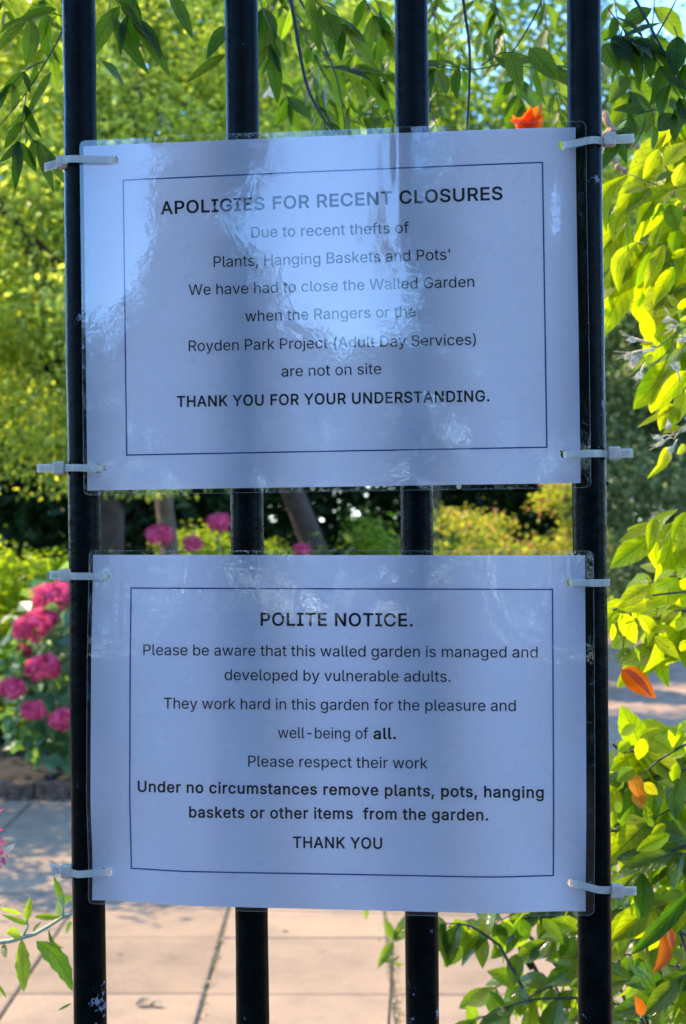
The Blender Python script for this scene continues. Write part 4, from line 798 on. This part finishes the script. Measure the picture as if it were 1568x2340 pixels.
# a bushy tree left of the view, whose dappled shade falls on the paving
tree('small loose tree standing beside the paving outside the left edge', (-3.3, 6.6, 0), 2.6, (-3.1, 6.5, 1.65), (.75, .6, .75), 2600, .06, M['far_mid'], trunk_r=.04, clumps=26, spread=.13, zmin=.5)

tree('dense unseen tree added outside the left edge to shade the back of the paving', (-4.3, 8.0, 0), 4, (-4.3, 8.1, 2.3), (.9, .8, 1.4), 9000, .09, M['far_mid'], trunk_r=.07, clumps=60, spread=.2, zmin=.5)  # unseen tree, added to cast shade on the back of the paving
# ------------------------------------------------------------------ climber over and around the gate
jv = thing('jasmine_vine', 'jasmine vine hanging over the top of the gate', 'vine', (-.5, 1.4, 2.4))
mb = MB(); lv = Leaves(); lit = Leaves()
# unseen roof of leaves, added to keep direct sun off the gate
n_ = 15000
P_ = np.stack([rng.uniform(-1.7, .0, n_), rng.uniform(.72, 1.31, n_), 2.32 + rng.gamma(2, .09, n_)], 1)
foliage('shade_canopy', P_, .06, M['far_dark'], jv, aspect=.5)
def S_(pts, Y, wpx, lvs, n, L, W, **kw):
    if not hasattr(Y, '__len__'): Y = [Y] * len(pts)
    mb = MB(); sprig(lvs, mb, [at(px, py, y) for (px, py), y in zip(pts, Y)], wpx / 2 / F * Y[0], n, L / F * Y[0], W * .84 / F * Y[0], **kw); mb.build('stem', M['stem_dark'], jv)
# bare dark stems
for pts, Y, wd_ in (([(655, -60), (672, 40), (700, 190), (735, 262), (760, 300)], 1.0, 11), ([(1050, -60), (1063, 30), (1074, 130), (1068, 285), (1060, 330)], 1.02, 9),
                    ([(1430, -40), (1475, 40), (1530, 140), (1600, 260)], 1.0, 8), ([(660, -40), (720, 60), (770, 180), (790, 300)], 1.05, 6), ([(1250, -30), (1215, 50), (1150, 140), (1068, 160)], 1.08, 5), ([(140, -10), (146, 60), (105, 140), (50, 225), (-30, 320)], 1.0, 5), ([(1490, 100), (1530, 30), (1560, -30)], 1.02, 5),
                    ([(950, -30), (968, 120), (985, 250), (1010, 310)], 1.1, 4), ([(930, 160), (980, 150), (1060, 165)], 1.1, 4)):
    S_(pts, Y, wd_, lv, 0, 10, 5, term=False)
dk = dict(fan=.7, droop=.7)
for pts, Y, n, L, W, kw in (
    ([(60, 215), (52, 270), (42, 340)], 1.0, 3, 72, 27, {}), ([(100, 140), (60, 160), (20, 200)], 1.0, 3, 70, 26, {}), ([(60, 300), (85, 330), (105, 350)], 1.0, 2, 70, 26, {}), ([(150, 40), (110, 30), (60, 50)], 1.05, 3, 95, 36, {'tint': .7}),
    ([(250, -40), (270, 10), (300, 40)], 1.0, 3, 130, 40, {}), 
    ([(590, -20), (610, 60), (620, 110)], 1.0, 3, 95, 42, {}), ([(690, -30), (740, 20), (790, 60)], 1.02, 4, 95, 42, {}), ([(740, 150), (800, 160), (880, 170)], 1.1, 4, 90, 34, {}),
    ([(720, 200), (730, 240), (745, 290)], 1.04, 3, 75, 28, {}), ([(1100, 150), (1150, 120), (1210, 130), (1280, 160)], 1.05, 4, 85, 42, {}), ([(1075, 160), (1020, 150), (990, 160)], 1.05, 3, 80, 38, {}),
    ([(1150, 140), (1190, 150), (1250, 160)], 1.02, 2, 90, 44, {}), ([(1380, 90), (1430, 85), (1490, 110)], 1.0, 4, 85, 44, {'tint': .1}), ([(1490, 120), (1540, 200), (1570, 260)], 1.0, 4, 80, 44, {'tint': .1}), ([(1540, 60), (1560, 110), (1580, 150)], 1.0, 3, 85, 45, {'tint': .1}),
    ([(1500, 250), (1450, 265), (1420, 300)], .98, 3, 80, 36, {'tint': .15}), ([(1390, 20), (1420, 60), (1440, 100)], 1.0, 3, 75, 40, {'tint': .15}), ([(820, -30), (850, 30), (880, 70)], 1.05, 3, 90, 38, {})):
    S_(pts, Y, 3, lv, n, L, W, **{**dk, **kw})
for b_, t_, w_ in (((252, 38), (340, 168), 34), ((303, -10), (312, 122), 38), ((388, -20), (442, 88), 36), ((515, 125), (425, 193), 36), ((518, 60), (472, 126), 34), ((118, 165), (52, 292), 32), ((232, 140), (292, 192), 40), ((40, 320), (42, 414), 26), ((85, 320), (118, 425), 26), ((130, 22), (25, 42), 36), ((600, 20), (598, 110), 40), ((745, 30), (770, 95), 50),
                   ((1210, 110), (1278, 175), 48), ((1165, 120), (1190, 190), 42), ((1000, 160), (1020, 215), 36), ((1440, 90), (1490, 140), 50), ((1490, 20), (1420, 60), 52), ((1495, 260), (1440, 310), 40), ((1492, 285), (1497, 345), 30), ((1380, 100), (1415, 160), 50), ((1540, 260), (1505, 300), 44)):
    pxleaf(lv, b_, t_, w_, 1.0, tint=random.uniform(.0, .5))
lv.build('foliage', M['jasmine'], jv)
# sunlit sprays a little deeper in the garden
for pts, Y, n, L, W in (([(90, -40), (110, 40), (120, 110)], 1.5, 3, 75, 30), ([(640, -40), (700, 90), (760, 200), (830, 270)], 1.5, 8, 75, 32), ([(820, -40), (860, 80), (880, 200), (900, 280)], 1.6, 8, 75, 34), ([(980, -30), (1000, 100), (1000, 230), (1020, 290)], 1.5, 8, 75, 36), ([(1120, -40), (1150, 80), (1170, 180), (1200, 250)], 1.6, 7, 80, 38),
                         ([(1240, -40), (1250, 70), (1265, 180), (1280, 260)], 1.4, 6, 85, 36), ([(1400, -30), (1420, 100), (1440, 220)], 1.4, 6, 85, 42), ([(1500, -40), (1490, 80), (1490, 190), (1510, 270)], 1.5, 6, 90, 46), ([(610, -30), (620, 120), (660, 230)], 1.7, 6, 70, 30), ([(700, 150), (760, 240), (830, 290)], 1.6, 6, 70, 30), ([(900, 60), (860, 180), (850, 280)], 1.7, 6, 75, 32)):
    S_(pts, Y, 4, lit, n, L, W, fan=.8, droop=.6)
for k in range(16):
    x0 = 610 + k * 44 + random.uniform(-25, 25) if k < 14 else 20 + (k - 14) * 80; y0 = random.uniform(-30, 150)
    S_([(x0, y0 - 60), (x0 + random.uniform(-25, 25), y0 + 10), (x0 + random.uniform(-50, 50), y0 + 85)], random.uniform(1.25, 1.9), 2.2, lit, 6, 48, 19, fan=.8, droop=.5)
lit.build('sunlit_foliage', M['jasmine'], jv)
# a small white star flower and an orange flower caught among the leaves
def star(o, c, r, nm='flower'):
    l = Leaves(); c = Vector(c)
    for k in range(5):
        a = k * 1.2566 + .3; l.add(c, Vector((math.cos(a), -.3, math.sin(a))) * r, Vector((.05, -1, .1)), r * .5, .1, .15, .5, 0, .9)
    l.build(nm, M['white_petal'], o)
star(jv, at(614, 208, 2.2), .014)
lo_ = Leaves()
for b_, t_, w_ in (((1195, 300), (1240, 240), 44), ((1215, 305), (1172, 268), 46), ((1200, 306), (1212, 245), 40), ((1210, 306), (1243, 262), 40), ((1180, 306), (1178, 262), 30)):
    pxleaf(lo_, b_, t_, w_, 1.5, dy=-.02, tint=random.uniform(.2, .7), curl=.2, fold=.5, shape=.6)
tag(lo_.build('orange_flower', M['orange'], jv), 'crumpled orange flower behind the top edge of the notice')

# ------------------------------------------------------------------ right-hand shrub, honeysuckle and lower shrub
z1 = lambda x, y: ((1500 + x / 4.679) * .8716, (300 + y / 4.679) * .8716)
z3 = lambda x, y: ((1500 + x / 4.679) * .8716, (1250 + y / 4.679) * .8716)
z4 = lambda x, y: ((1500 + x / 4.679) * .8716, (1750 + y / 4.679) * .8716)
sh = thing('broadleaf_shrub', 'yellow green broad leaved shrub at the right of the upper notice', 'shrub', (.62, 1.35, 0))
lv = Leaves(); mb = MB()
for b_, t_, w_, kw in (((700, 740), (395, 1420), 250, dict(side=1.0)), ((880, 870), (630, 940), 220, {}), ((1265, 890), (755, 1200), 270, {}), ((1140, 630), (1390, 310), 250, {}), ((1140, 640), (945, 730), 150, {}), ((1070, 420), (870, 795), 170, {}), ((800, 1560), (600, 2165), 210, dict(side=.8)), ((770, 1090), (500, 1545), 220, dict(side=.6)),
                       ((960, 900), (650, 1200), 190, dict(tint=.05)), ((1130, 1590), (885, 2170), 190, {}), ((1245, 1870), (1000, 2340), 210, {}), ((960, 1690), (800, 2140), 190, dict(tint=.05)), ((1090, 1370), (950, 1650), 150, {}), ((1300, 1370), (1220, 1760), 190, dict(tint=.1)), ((1255, 880), (1410, 560), 200, {}), ((1200, 1100), (1290, 1420), 230, dict(tint=.1)),
                       ((1000, 1060), (830, 1330), 190, dict(tint=.2)), ((1080, 1080), (1010, 1360), 180, dict(tint=.3)), ((1390, 1640), (1210, 1790), 110, {}), ((1290, 900), (1480, 1100), 200, {}), ((1330, 1250), (1480, 1500), 200, {}), ((1240, 700), (1040, 800), 120, dict(tint=.05))):
    pxleaf(lv, z1(*b_), z1(*t_), w_ * .8716 / 4.679, 1.25, **{**dict(tint=random.uniform(.45, .85), teeth=.035), **kw})
for pts, w_ in (([(1100, 470), (1150, 640), (1270, 900), (1420, 960), (1600, 1100)], 5), ([(1270, 900), (1050, 870), (700, 730)], 3), ([(1420, 960), (1250, 1080), (1000, 1060), (770, 1080)], 3), ([(1600, 1400), (1250, 1860), (1130, 1590), (800, 1570)], 3), ([(1250, 1860), (960, 1690)], 2)):
    mb.tube([at(*z1(*q), 1.262) for q in pts], [w_ / 2 / F * 1.26] * len(pts), 6)
# where the branches come from, beyond the picture's edge
mb.tube([(.62, 1.35, 0), (.6, 1.34, .5), (.56, 1.32, 1.1), (.50, 1.30, 1.6), at(*z1(1600, 1100), 1.262)], [.012, .011, .009, .005, .002], 8)
mb.tube([(.56, 1.32, 1.1), (.46, 1.3, 1.45), at(*z1(1600, 1400), 1.262)], [.007, .004, .002], 8)
for k in range(10):
    q = Vector((.5 + random.uniform(-.05, .14), 1.3 + random.uniform(-.06, .1), 1.3 + k * .075))
    sprig(lv, mb, [q, q + Vector((random.uniform(.02, .1), random.uniform(-.05, .05), random.uniform(.02, .1))), q + Vector((random.uniform(.05, .18), 0, random.uniform(.0, .16)))], .0018, 4, .062, .026, droop=.8)
for pts in ([(1620, 380), (1540, 400), (1470, 440), (1420, 500)], [(1620, 470), (1540, 500), (1480, 560), (1440, 620)], [(1620, 330), (1560, 345), (1500, 380)], [(1620, 560), (1560, 590), (1520, 650)], [(1610, 640), (1560, 660), (1535, 700)], [(1620, 430), (1580, 470), (1550, 540)], [(1620, 250), (1570, 270), (1520, 310)], [(1610, 760), (1570, 780), (1540, 830)]):
    sprig(lv, mb, [at(*q, 1.31 + random.uniform(-.02, .03)) for q in pts], .0014, 4, .058, .028, droop=1.1, teeth=.035, shape=.8, curl=.25, fan=.7, tint=.58)
lv.build('foliage', M['near_leaf'], sh); mb.build('branch', M['stem_green'], sh)
# brown seed clusters in the shrub
M['seed'] = plain('tan seed pods', (.42, .25, .14), .8, .3, 300, .0005)
for grp in (((1230, 980), (1290, 960), (1340, 990), (1390, 960), (1380, 1040), (1400, 1140)), ((480, 200), (520, 260)), ((760, 350), (800, 390)), ((560, 640), (640, 700))):
    mb = MB(); cs = [at(*z1(*q), 1.27) for q in grp]; mb.tube(cs, .0006, 5)
    for c_ in cs:
        r_ = .0028 * random.uniform(.8, 1.2); mb.tube([c_ + Vector((0, 0, k)) * r_ for k in (-1, -.6, 0, .6, 1)], [r_ * k for k in (.3, .85, 1, .85, .3)], 8)
    mb.build('seed_cluster', M['seed'], sh)
tw = MB()
for pts in ([(370, -30), (480, 170), (600, 240)], [(480, 170), (430, 240), (370, 260)], [(380, 430), (500, 520), (560, 640), (650, 700)], [(640, 420), (760, 340), (830, 430)]):
    tw.tube([at(*z1(*q), 1.4) for q in pts], [.004, .0035, .003, .0025][:len(pts)], 6)
tw.build('dry_twig', M['seed'], sh)

hs = thing('honeysuckle', 'honeysuckle spray with cream flowers at the right edge', 'honeysuckle', (.66, 1.3, 0))
z2 = lambda x, y: ((1500 + x / 4.679) * .8716, (750 + y / 4.679) * .8716)
lv = Leaves(); mb = MB(); fl_ = Leaves()
for b_, t_, w_ in (((960, 660), (870, 250), 190), ((1000, 700), (830, 720), 90), ((1280, 300), (940, 360), 130), ((1300, 320), (1100, 390), 110), ((1290, 280), (1190, 90), 130), ((1320, 280), (1390, 150), 100), ((1250, 590), (1040, 580), 110), ((1300, 540), (1110, 530), 90), ((1000, 860), (890, 930), 110), ((880, 890), (745, 1060), 70), ((1400, 1040), (985, 1540), 220), ((1260, 1470), (1010, 1560), 130), ((1260, 1480), (790, 1725), 80), ((1200, 1480), (1080, 1780), 200), ((1290, 1480), (1190, 1790), 180), ((1390, 1300), (1280, 1660), 210), ((1330, 1720), (1120, 1800), 120), ((1200, 1980), (1060, 2200), 130), ((1230, 2090), (950, 2330), 90), ((1390, 1950), (1290, 2060), 120), ((1380, 600), (1290, 790), 90), ((1390, 1260), (1460, 1500), 160), ((1390, 200), (1310, 330), 100), ((1480, 400), (1310, 430), 100)):
    pxleaf(lv, z2(*b_), z2(*t_), w_ * .8716 / 4.679, 1.22, tint=random.uniform(.5, .85), teeth=.01)
for pts, w_ in (([(960, 740), (1050, 750), (1300, 560), (1500, 420)], 4), ([(1300, 540), (1290, 280), (1300, 200)], 2.5), ([(1150, 1900), (1250, 1800), (1500, 1700)], 4), ([(1000, 1540), (1260, 1470), (1500, 1400)], 3)):
    mb.tube([at(*z2(*q), 1.225) for q in pts], [w_ / 2 / F * 1.22] * len(pts), 6)
mb.tube([at(*z2(1500, 420), 1.225), (.40, 1.25, 1.6), (.52, 1.28, 1.2), (.6, 1.3, .6), (.66, 1.3, 0)], [.0015, .002, .003, .005, .007], 8)
mb.tube([at(*z2(1500, 1700), 1.225), (.42, 1.25, 1.46), (.52, 1.28, 1.2)], [.0015, .002, .003], 8)
mb.tube([at(*z2(1500, 1400), 1.225), (.42, 1.25, 1.47)], [.0012, .0015], 8)
M['cream'] = plain('cream flower tubes', (.72, .60, .38), .6, .2, 200, .0002)
def trumpet(c, tip):
    fl_ = Leaves(); mbf = MB()
    c = at(*z2(*c), 1.222); tp_ = at(*z2(*tip), 1.215); mbf.tube([c, c.lerp(tp_, .4) + Vector((0, 0, .001)), tp_], [.0005, .0008, .0012], 6)
    d = (tp_ - c).normalized()
    for k in range(2):
        fl_.add(tp_, (d + Vector((random.uniform(-.8, .8), random.uniform(-.5, .3), random.uniform(-.8, .8)))).normalized() * random.uniform(.006, .010), Vector((.1, -1, .4)), .005, .5, .3, .5, 0)
    for k in range(3):
        mbf.tube([tp_, tp_ + (d + Vector((random.uniform(-.4, .4), random.uniform(-.3, .3), random.uniform(-.4, .6)))) * .013], [.0003, .0002], 4)
    t_ = mbf.build('flower', M['cream'], hs); q_ = fl_.build('petals', M['white_petal'], t_); q_.matrix_parent_inverse = Matrix.Identity(4)
for c_, tp_ in (((1030, 770), (740, 820)), ((1020, 790), (790, 860)), ((1000, 780), (760, 910)), ((1030, 740), (780, 650)), ((900, 940), (850, 1050)), ((1320, 480), (1220, 410)), ((1330, 480), (1270, 500)), ((1420, 600), (1370, 640)), ((1200, 1830), (1080, 1860)), ((1250, 1830), (1190, 1760)), ((1230, 1860), (1130, 1900)), ((1290, 1880), (1240, 1990)), ((1250, 1880), (1330, 1780)), ((1330, 1180), (1290, 1030))): trumpet(c_, tp_)
lv.build('foliage', M['near_leaf'], hs); mb.build('stem', M['stem_green'], hs)

ls = thing('evergreen_shrub', 'lower right shrub with green leaves turning orange beside the gate', 'shrub', (.55, 1.45, 0))
lv = Leaves(); mb = MB(); lb = Leaves()
for b_, t_, w_, kw in (((1020, 500), (930, 890), 150, {}), ((1300, 400), (1040, 800), 160, dict(side=1)), ((1210, 560), (1050, 900), 110, {}), ((1399, 430), (1230, 780), 170, {}), ((1420, 640), (1300, 900), 200, {}), ((1260, 1150), (960, 1310), 150, {}), ((1399, 1140), (1270, 1230), 150, {}), ((950, 1330), (560, 1590), 230, {}), ((1260, 1270), (960, 1370), 170, {}), ((1000, 1560), (500, 1590), 200, {}), ((1200, 1560), (870, 1680), 200, {}), ((1000, 1480), (720, 1470), 150, {}),
                       ((600, 1680), (800, 2060), 220, {}), ((820, 1690), (950, 2050), 190, dict(side=-.8)), ((640, 1700), (470, 1760), 110, {}), ((960, 1700), (1240, 1640), 110, {}), ((1250, 1640), (1090, 1790), 120, {}), ((1010, 1960), (1330, 2230), 180, {}), ((960, 1880), (1260, 1860), 120, {}), ((1399, 1720), (1280, 1890), 170, {}), ((700, 2100), (570, 2300), 150, dict(tint=.1)), ((760, 2090), (860, 2290), 140, dict(tint=.1)), ((500, 1800), (500, 2010), 90, {}), ((1399, 2000), (1340, 2150), 140, {}), ((1480, 1500), (1270, 1560), 150, {})):
    pxleaf(lb, z3(*b_), z3(*t_), w_ * .8716 / 4.679, 1.2, **{**dict(tint=random.uniform(.5, .85), teeth=.03), **kw})
for pts, w_ in (([(500, 1640), (800, 1480), (1100, 1440), (1500, 1400)], 5), ([(620, 2150), (650, 1900), (620, 1690)], 3), ([(950, 1980), (1000, 1700), (1300, 1640), (1500, 1640)], 3), ([(930, 560), (1020, 500), (1250, 400), (1500, 380)], 4)):
    mb.tube([at(*z3(*q), 1.21) for q in pts], [w_ / 2 / F * 1.2] * len(pts), 6)
for b_, t_, w_, kw in (((600, 830), (800, 700), 130, {}), ((830, 860), (1100, 740), 120, {}), ((940, 850), (1240, 1030), 230, {}), ((880, 870), (810, 1160), 170, {}), ((700, 900), (560, 1050), 140, {}), ((1240, 980), (1210, 780), 100, {}), ((1330, 680), (1290, 980), 70, {}), ((1399, 1050), (1210, 1110), 90, {}), ((720, 1280), (860, 1610), 190, dict(tint=.93)), ((880, 1420), (1050, 1560), 140, dict(tint=.88)), ((1250, 1480), (1040, 1400), 170, dict(tint=.1)), ((1290, 1160), (1240, 1420), 140, {}), ((640, 1880), (900, 1860), 140, {}), ((1000, 1950), (870, 1790), 90, dict(tint=.1)), ((1200, 2050), (760, 2260), 190, {}), ((1150, 1930), (970, 2050), 120, {}), ((620, 1680), (500, 1760), 140, {}), ((510, 1760), (500, 1960), 120, {}), ((760, 1240), (560, 1400), 190, dict(tint=.1)), ((800, 1500), (860, 1740), 190, dict(tint=.98))):
    pxleaf(lb, z4(*b_), z4(*t_), w_ * .8716 / 4.679, 1.2, **{**dict(tint=random.uniform(.35, .85), teeth=.03), **kw})
mb.tube([at(*z4(*q), 1.195) for q in ((860, 1320), (1050, 1150), (1300, 990), (1500, 900))], [.0006, .001, .0012, .0014], 6)
for pts in ([(1620, 1290), (1560, 1310), (1490, 1330), (1430, 1370)], [(1620, 1370), (1550, 1400), (1480, 1420)], [(1620, 1190), (1560, 1200), (1500, 1220)], [(1620, 1440), (1570, 1450), (1510, 1480)], [(1620, 1720), (1550, 1740), (1470, 1760), (1410, 1800)], [(1620, 1820), (1550, 1840), (1480, 1880)], [(1620, 1900), (1560, 1930), (1490, 1970), (1420, 2010)], [(1620, 2020), (1560, 2050), (1480, 2080)], [(1610, 1640), (1560, 1670), (1500, 1690)], [(1400, 1700), (1430, 1720), (1470, 1700)], [(1390, 1900), (1430, 1900), (1470, 1930)]):
    sprig(lb, mb, [at(*q, 1.27 + random.uniform(-.02, .05)) for q in pts], .0014, 4, .048, .025, droop=.8, teeth=.03, shape=.8, curl=.3, fan=.8, tint=.5)
lb.build('sunlit_foliage', M['near_leaf'], ls)
# denser growth low down, on branches that rise from the root
twigs = []
root = Vector((.55, 1.45, 0))
ends = [(1010, 2110), (1070, 2140), (1130, 2110), (1190, 2120), (1250, 2150), (1300, 2110), (1120, 2260), (1180, 2290), (1240, 2250), (1290, 2320), (1090, 2330), (1410, 2080), (1450, 2000), (1500, 2060), (1440, 2150), (1520, 2170), (1430, 2240), (1500, 2290), (1550, 2240), (1420, 2330), (1410, 1900), (1480, 1880), (1540, 1950), (1550, 1840), (1430, 1800), (1500, 1780), (1400, 1990), (1390, 1720), (1560, 2100), (1470, 2210), (1330, 2200), (1340, 2280)]
for (px, py) in ends:
    Y = random.uniform(1.22, 1.42) if px > 1360 else random.uniform(1.35, 1.55); e = at(px, py, Y)
    s = e + Vector((random.uniform(.05, .10), random.uniform(.0, .04), random.uniform(-.06, .035)))
    if px < 1360: s = e + Vector((random.uniform(.04, .12), .0, random.uniform(-.05, .06)))
    sprig(lv, mb, [s, s.lerp(e, .5) + Vector((0, 0, .008)), e], .0016, 4, random.uniform(.036, .052), .019, droop=.9, teeth=.02, shape=.9, curl=.3)
    k = s.lerp(root, .5) + Vector((.05, .02, .12)); mb.tube([s, s.lerp(k, .4), k, root + Vector((random.uniform(-.03, .03), random.uniform(-.03, .03), 0))], [.0016, .0022, .0035, .006], 6)
for b_, t_, w_, tv in (((1005, 2100), (1022, 2218), 26, .3), ((1040, 2100), (1070, 2160), 44, .5), ((1105, 2140), (1100, 2215), 34, .6), ((1160, 2100), (1145, 2160), 42, .8), ((1130, 2110), (1155, 2175), 44, .1), ((1195, 2100), (1190, 2150), 46, .05), ((1240, 2100), (1290, 2160), 34, .3), ((1065, 2300), (1090, 2345), 40, .3), ((1120, 2265), (1145, 2330), 44, .1), ((1190, 2250), (1185, 2325), 46, .5), ((1180, 2180), (1172, 2255), 40, .3)):
    pxleaf(lv, b_, t_, w_, 1.4, tint=tv, teeth=.015)
# bare dark twigs
for pts in ([(1165, 2095), (1220, 2150), (1290, 2225)], [(1165, 2110), (1200, 2170), (1240, 2245)], [(1180, 2130), (1190, 2180), (1215, 2215)]):
    mb.tube([at(*q, 1.5) for q in pts], [.0016, .002, .0025], 6)
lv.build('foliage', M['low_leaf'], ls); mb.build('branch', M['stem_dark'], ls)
lo_ = Leaves()
pxleaf(lo_, (1420, 1530), (1503, 1595), 50, 1.2, dy=-.01, tint=.6, curl=.15, fold=.75, shape=.7); pxleaf(lo_, (1425, 1530), (1495, 1590), 26, 1.195, dy=-.01, tint=.3, curl=.1, fold=.5, shape=.7)
tag(lo_.build('orange_leaf', M['orange'], ls), 'bright orange folded leaf above the path')
lo_ = Leaves()
for b_, t_, w_, sd in (((1510, 2130), (1498, 2228), 34, -.8), ((1470, 2320), (1455, 2280), 26, 0), ((1530, 2120), (1540, 2170), 22, 0)):
    pxleaf(lo_, b_, t_, w_, 1.21, dy=-.01, tint=random.uniform(.1, .5), curl=.15, side=sd)
tag(lo_.build('orange_leaf', M['orange'], ls), 'orange and yellow leaves low in the shrub')
# a dark long leaf reaching in from the right edge
lo_ = Leaves(); pxleaf(lo_, (1610, 2010), (1440, 2190), 40, 1.05, dy=0, tint=.0, curl=.1, fold=.5, shape=1.2)
lo_.build('dark_leaf', M['jasmine'], ls)

# ------------------------------------------------------------------ plant reaching in at the lower left
bd = thing('butterfly_bush', 'pale stemmed bush with toothed leaves and a pink flower at the lower left', 'shrub', (-.75, 1.5, 0))
z6 = lambda x, y: (x / 4.383 * .8716, (2150 + y / 4.383) * .8716)
lv = Leaves(); mb = MB()
for b_, t_, w_, kw in (((250, 1370), (270, 1980), 170, dict(tint=.7)), ((240, 1330), (60, 1290), 150, dict(tint=.85)), ((420, 1390), (840, 1980), 210, dict(tint=.05, side=-.4)), ((560, 1260), (745, 1480), 45, dict(tint=.2, side=.8)), ((720, 1120), (630, 940), 120, dict(tint=.8)), ((730, 1000), (620, 640), 90, dict(tint=.2)), ((300, 1180), (350, 880), 90, dict(tint=.5)), ((330, 1200), (30, 1090), 60, dict(tint=.1)), ((400, 1110), (680, 1120), 80, dict(tint=.8)), ((40, 1430), (70, 1590), 80, dict(tint=.3)), ((-40, 1850), (80, 2050), 50, dict(tint=.05)), ((830, 1180), (760, 1300), 110, dict(tint=.85)), ((830, 900), (650, 960), 120, dict(tint=.8)), ((250, 1080), (0, 1010), 50, dict(tint=.7)), ((820, 2110), (660, 2190), 30, dict(tint=.1)), ((380, 1290), (470, 1150), 50, dict(tint=.3))):
    pxleaf(lv, z6(*b_), z6(*t_), w_ * .8716 / 4.383, 1.2, **{**dict(teeth=.1, fold=.3), **kw})
mb.tube([at(*z6(*q), 1.2) for q in ((-300, 1430), (-40, 1410), (120, 1390), (260, 1350), (400, 1310), (560, 1220), (700, 1130), (830, 1070), (1000, 1000))], [.0022, .002, .002, .0019, .0018, .0016, .0014, .0012, .0008], 8)
mb.tube([at(*z6(*q), 1.2) for q in ((260, 1350), (320, 1220), (310, 1150))], [.0012, .001, .0008], 6); mb.tube([at(*z6(*q), 1.2) for q in ((720, 1130), (730, 1000), (690, 850))], [.0012, .001, .0006], 6)
mb.tube([at(*z6(-300, 1430), 1.2), (-.48, 1.28, .98), (-.62, 1.42, .6), (-.75, 1.5, 0)], [.0022, .003, .005, .008], 8)
for k in range(7):
    q = Vector((-.55 + random.uniform(-.12, .0), 1.4 + random.uniform(-.1, .1), .75 + k * .05)); mb.tube([(-.75, 1.5, .3), q.lerp(Vector((-.75, 1.5, .3)), .4), q], [.005, .003, .002], 6)
    sprig(lv, mb, [q, q + Vector((-.03, 0, .06)), q + Vector((random.uniform(-.12, .0), 0, .12))], .0016, 4, .055, .018, droop=.8, teeth=.08)
lv.build('foliage', M['buddleia'], bd); mb.build('stem', M['stem_pale'], bd)
c_ = at(-12, 1935, 1.2); n_ = 60
P_ = np.array(c_) + rng.normal(size=(n_, 3)) * [.005, .005, .009]; foliage('flower_spike', P_, .008, M['pink'], bd)
fl_ = Leaves(); pxleaf(fl_, (5, 1955), (34, 1928), 14, 1.2, tint=.5); fl_.build('petal', M['cream'] if False else M['white_petal'], bd)

# ------------------------------------------------------------------ behind the viewer: what the film mirrors
tree('round tree across the lane mirrored in the right of the apology notice', (1.2, -10.5, 0), 5, (1.0, -10.5, 4.3), (2.4, 1.3, 2.1), 30000, .2, M['far_dark'], trunk_r=.2, clumps=150, spread=.32, zmin=.2, shell=.3)
tree('narrow tree across the lane mirrored in the left of the apology notice', (-3.45, -10, 0), 5, (-3.55, -10, 3.2), (.66, .5, 2.6), 11000, .16, M['far_dark'], trunk_r=.12, clumps=80, spread=.14, zmin=.2, shell=.3)
hd = thing('hedge', 'long dark hedge across the lane behind the viewer', 'hedge', (0, -11.5, 0))
n_ = 60000; x_ = rng.uniform(-16, 16, n_); P_ = np.stack([x_, rng.uniform(-12.2, -10.8, n_), rng.uniform(0, 1, n_) ** .8 * (3.2 + .75 * np.exp(-((x_ + 4.7) / 1.0) ** 2) + .15 * np.sin(x_ * 1.3) + .12 * np.sin(x_ * 3.1))], 1)
foliage('foliage', P_, .22, M['far_dark'], hd)
for k in range(17):
    mb = MB(); mb.tube([(-16 + k * 2, -11.5, 0), (-16 + k * 2 + random.uniform(-.2, .2), -11.5, 2)], [.07, .03], 8); mb.build('trunk', M['bark'], hd)
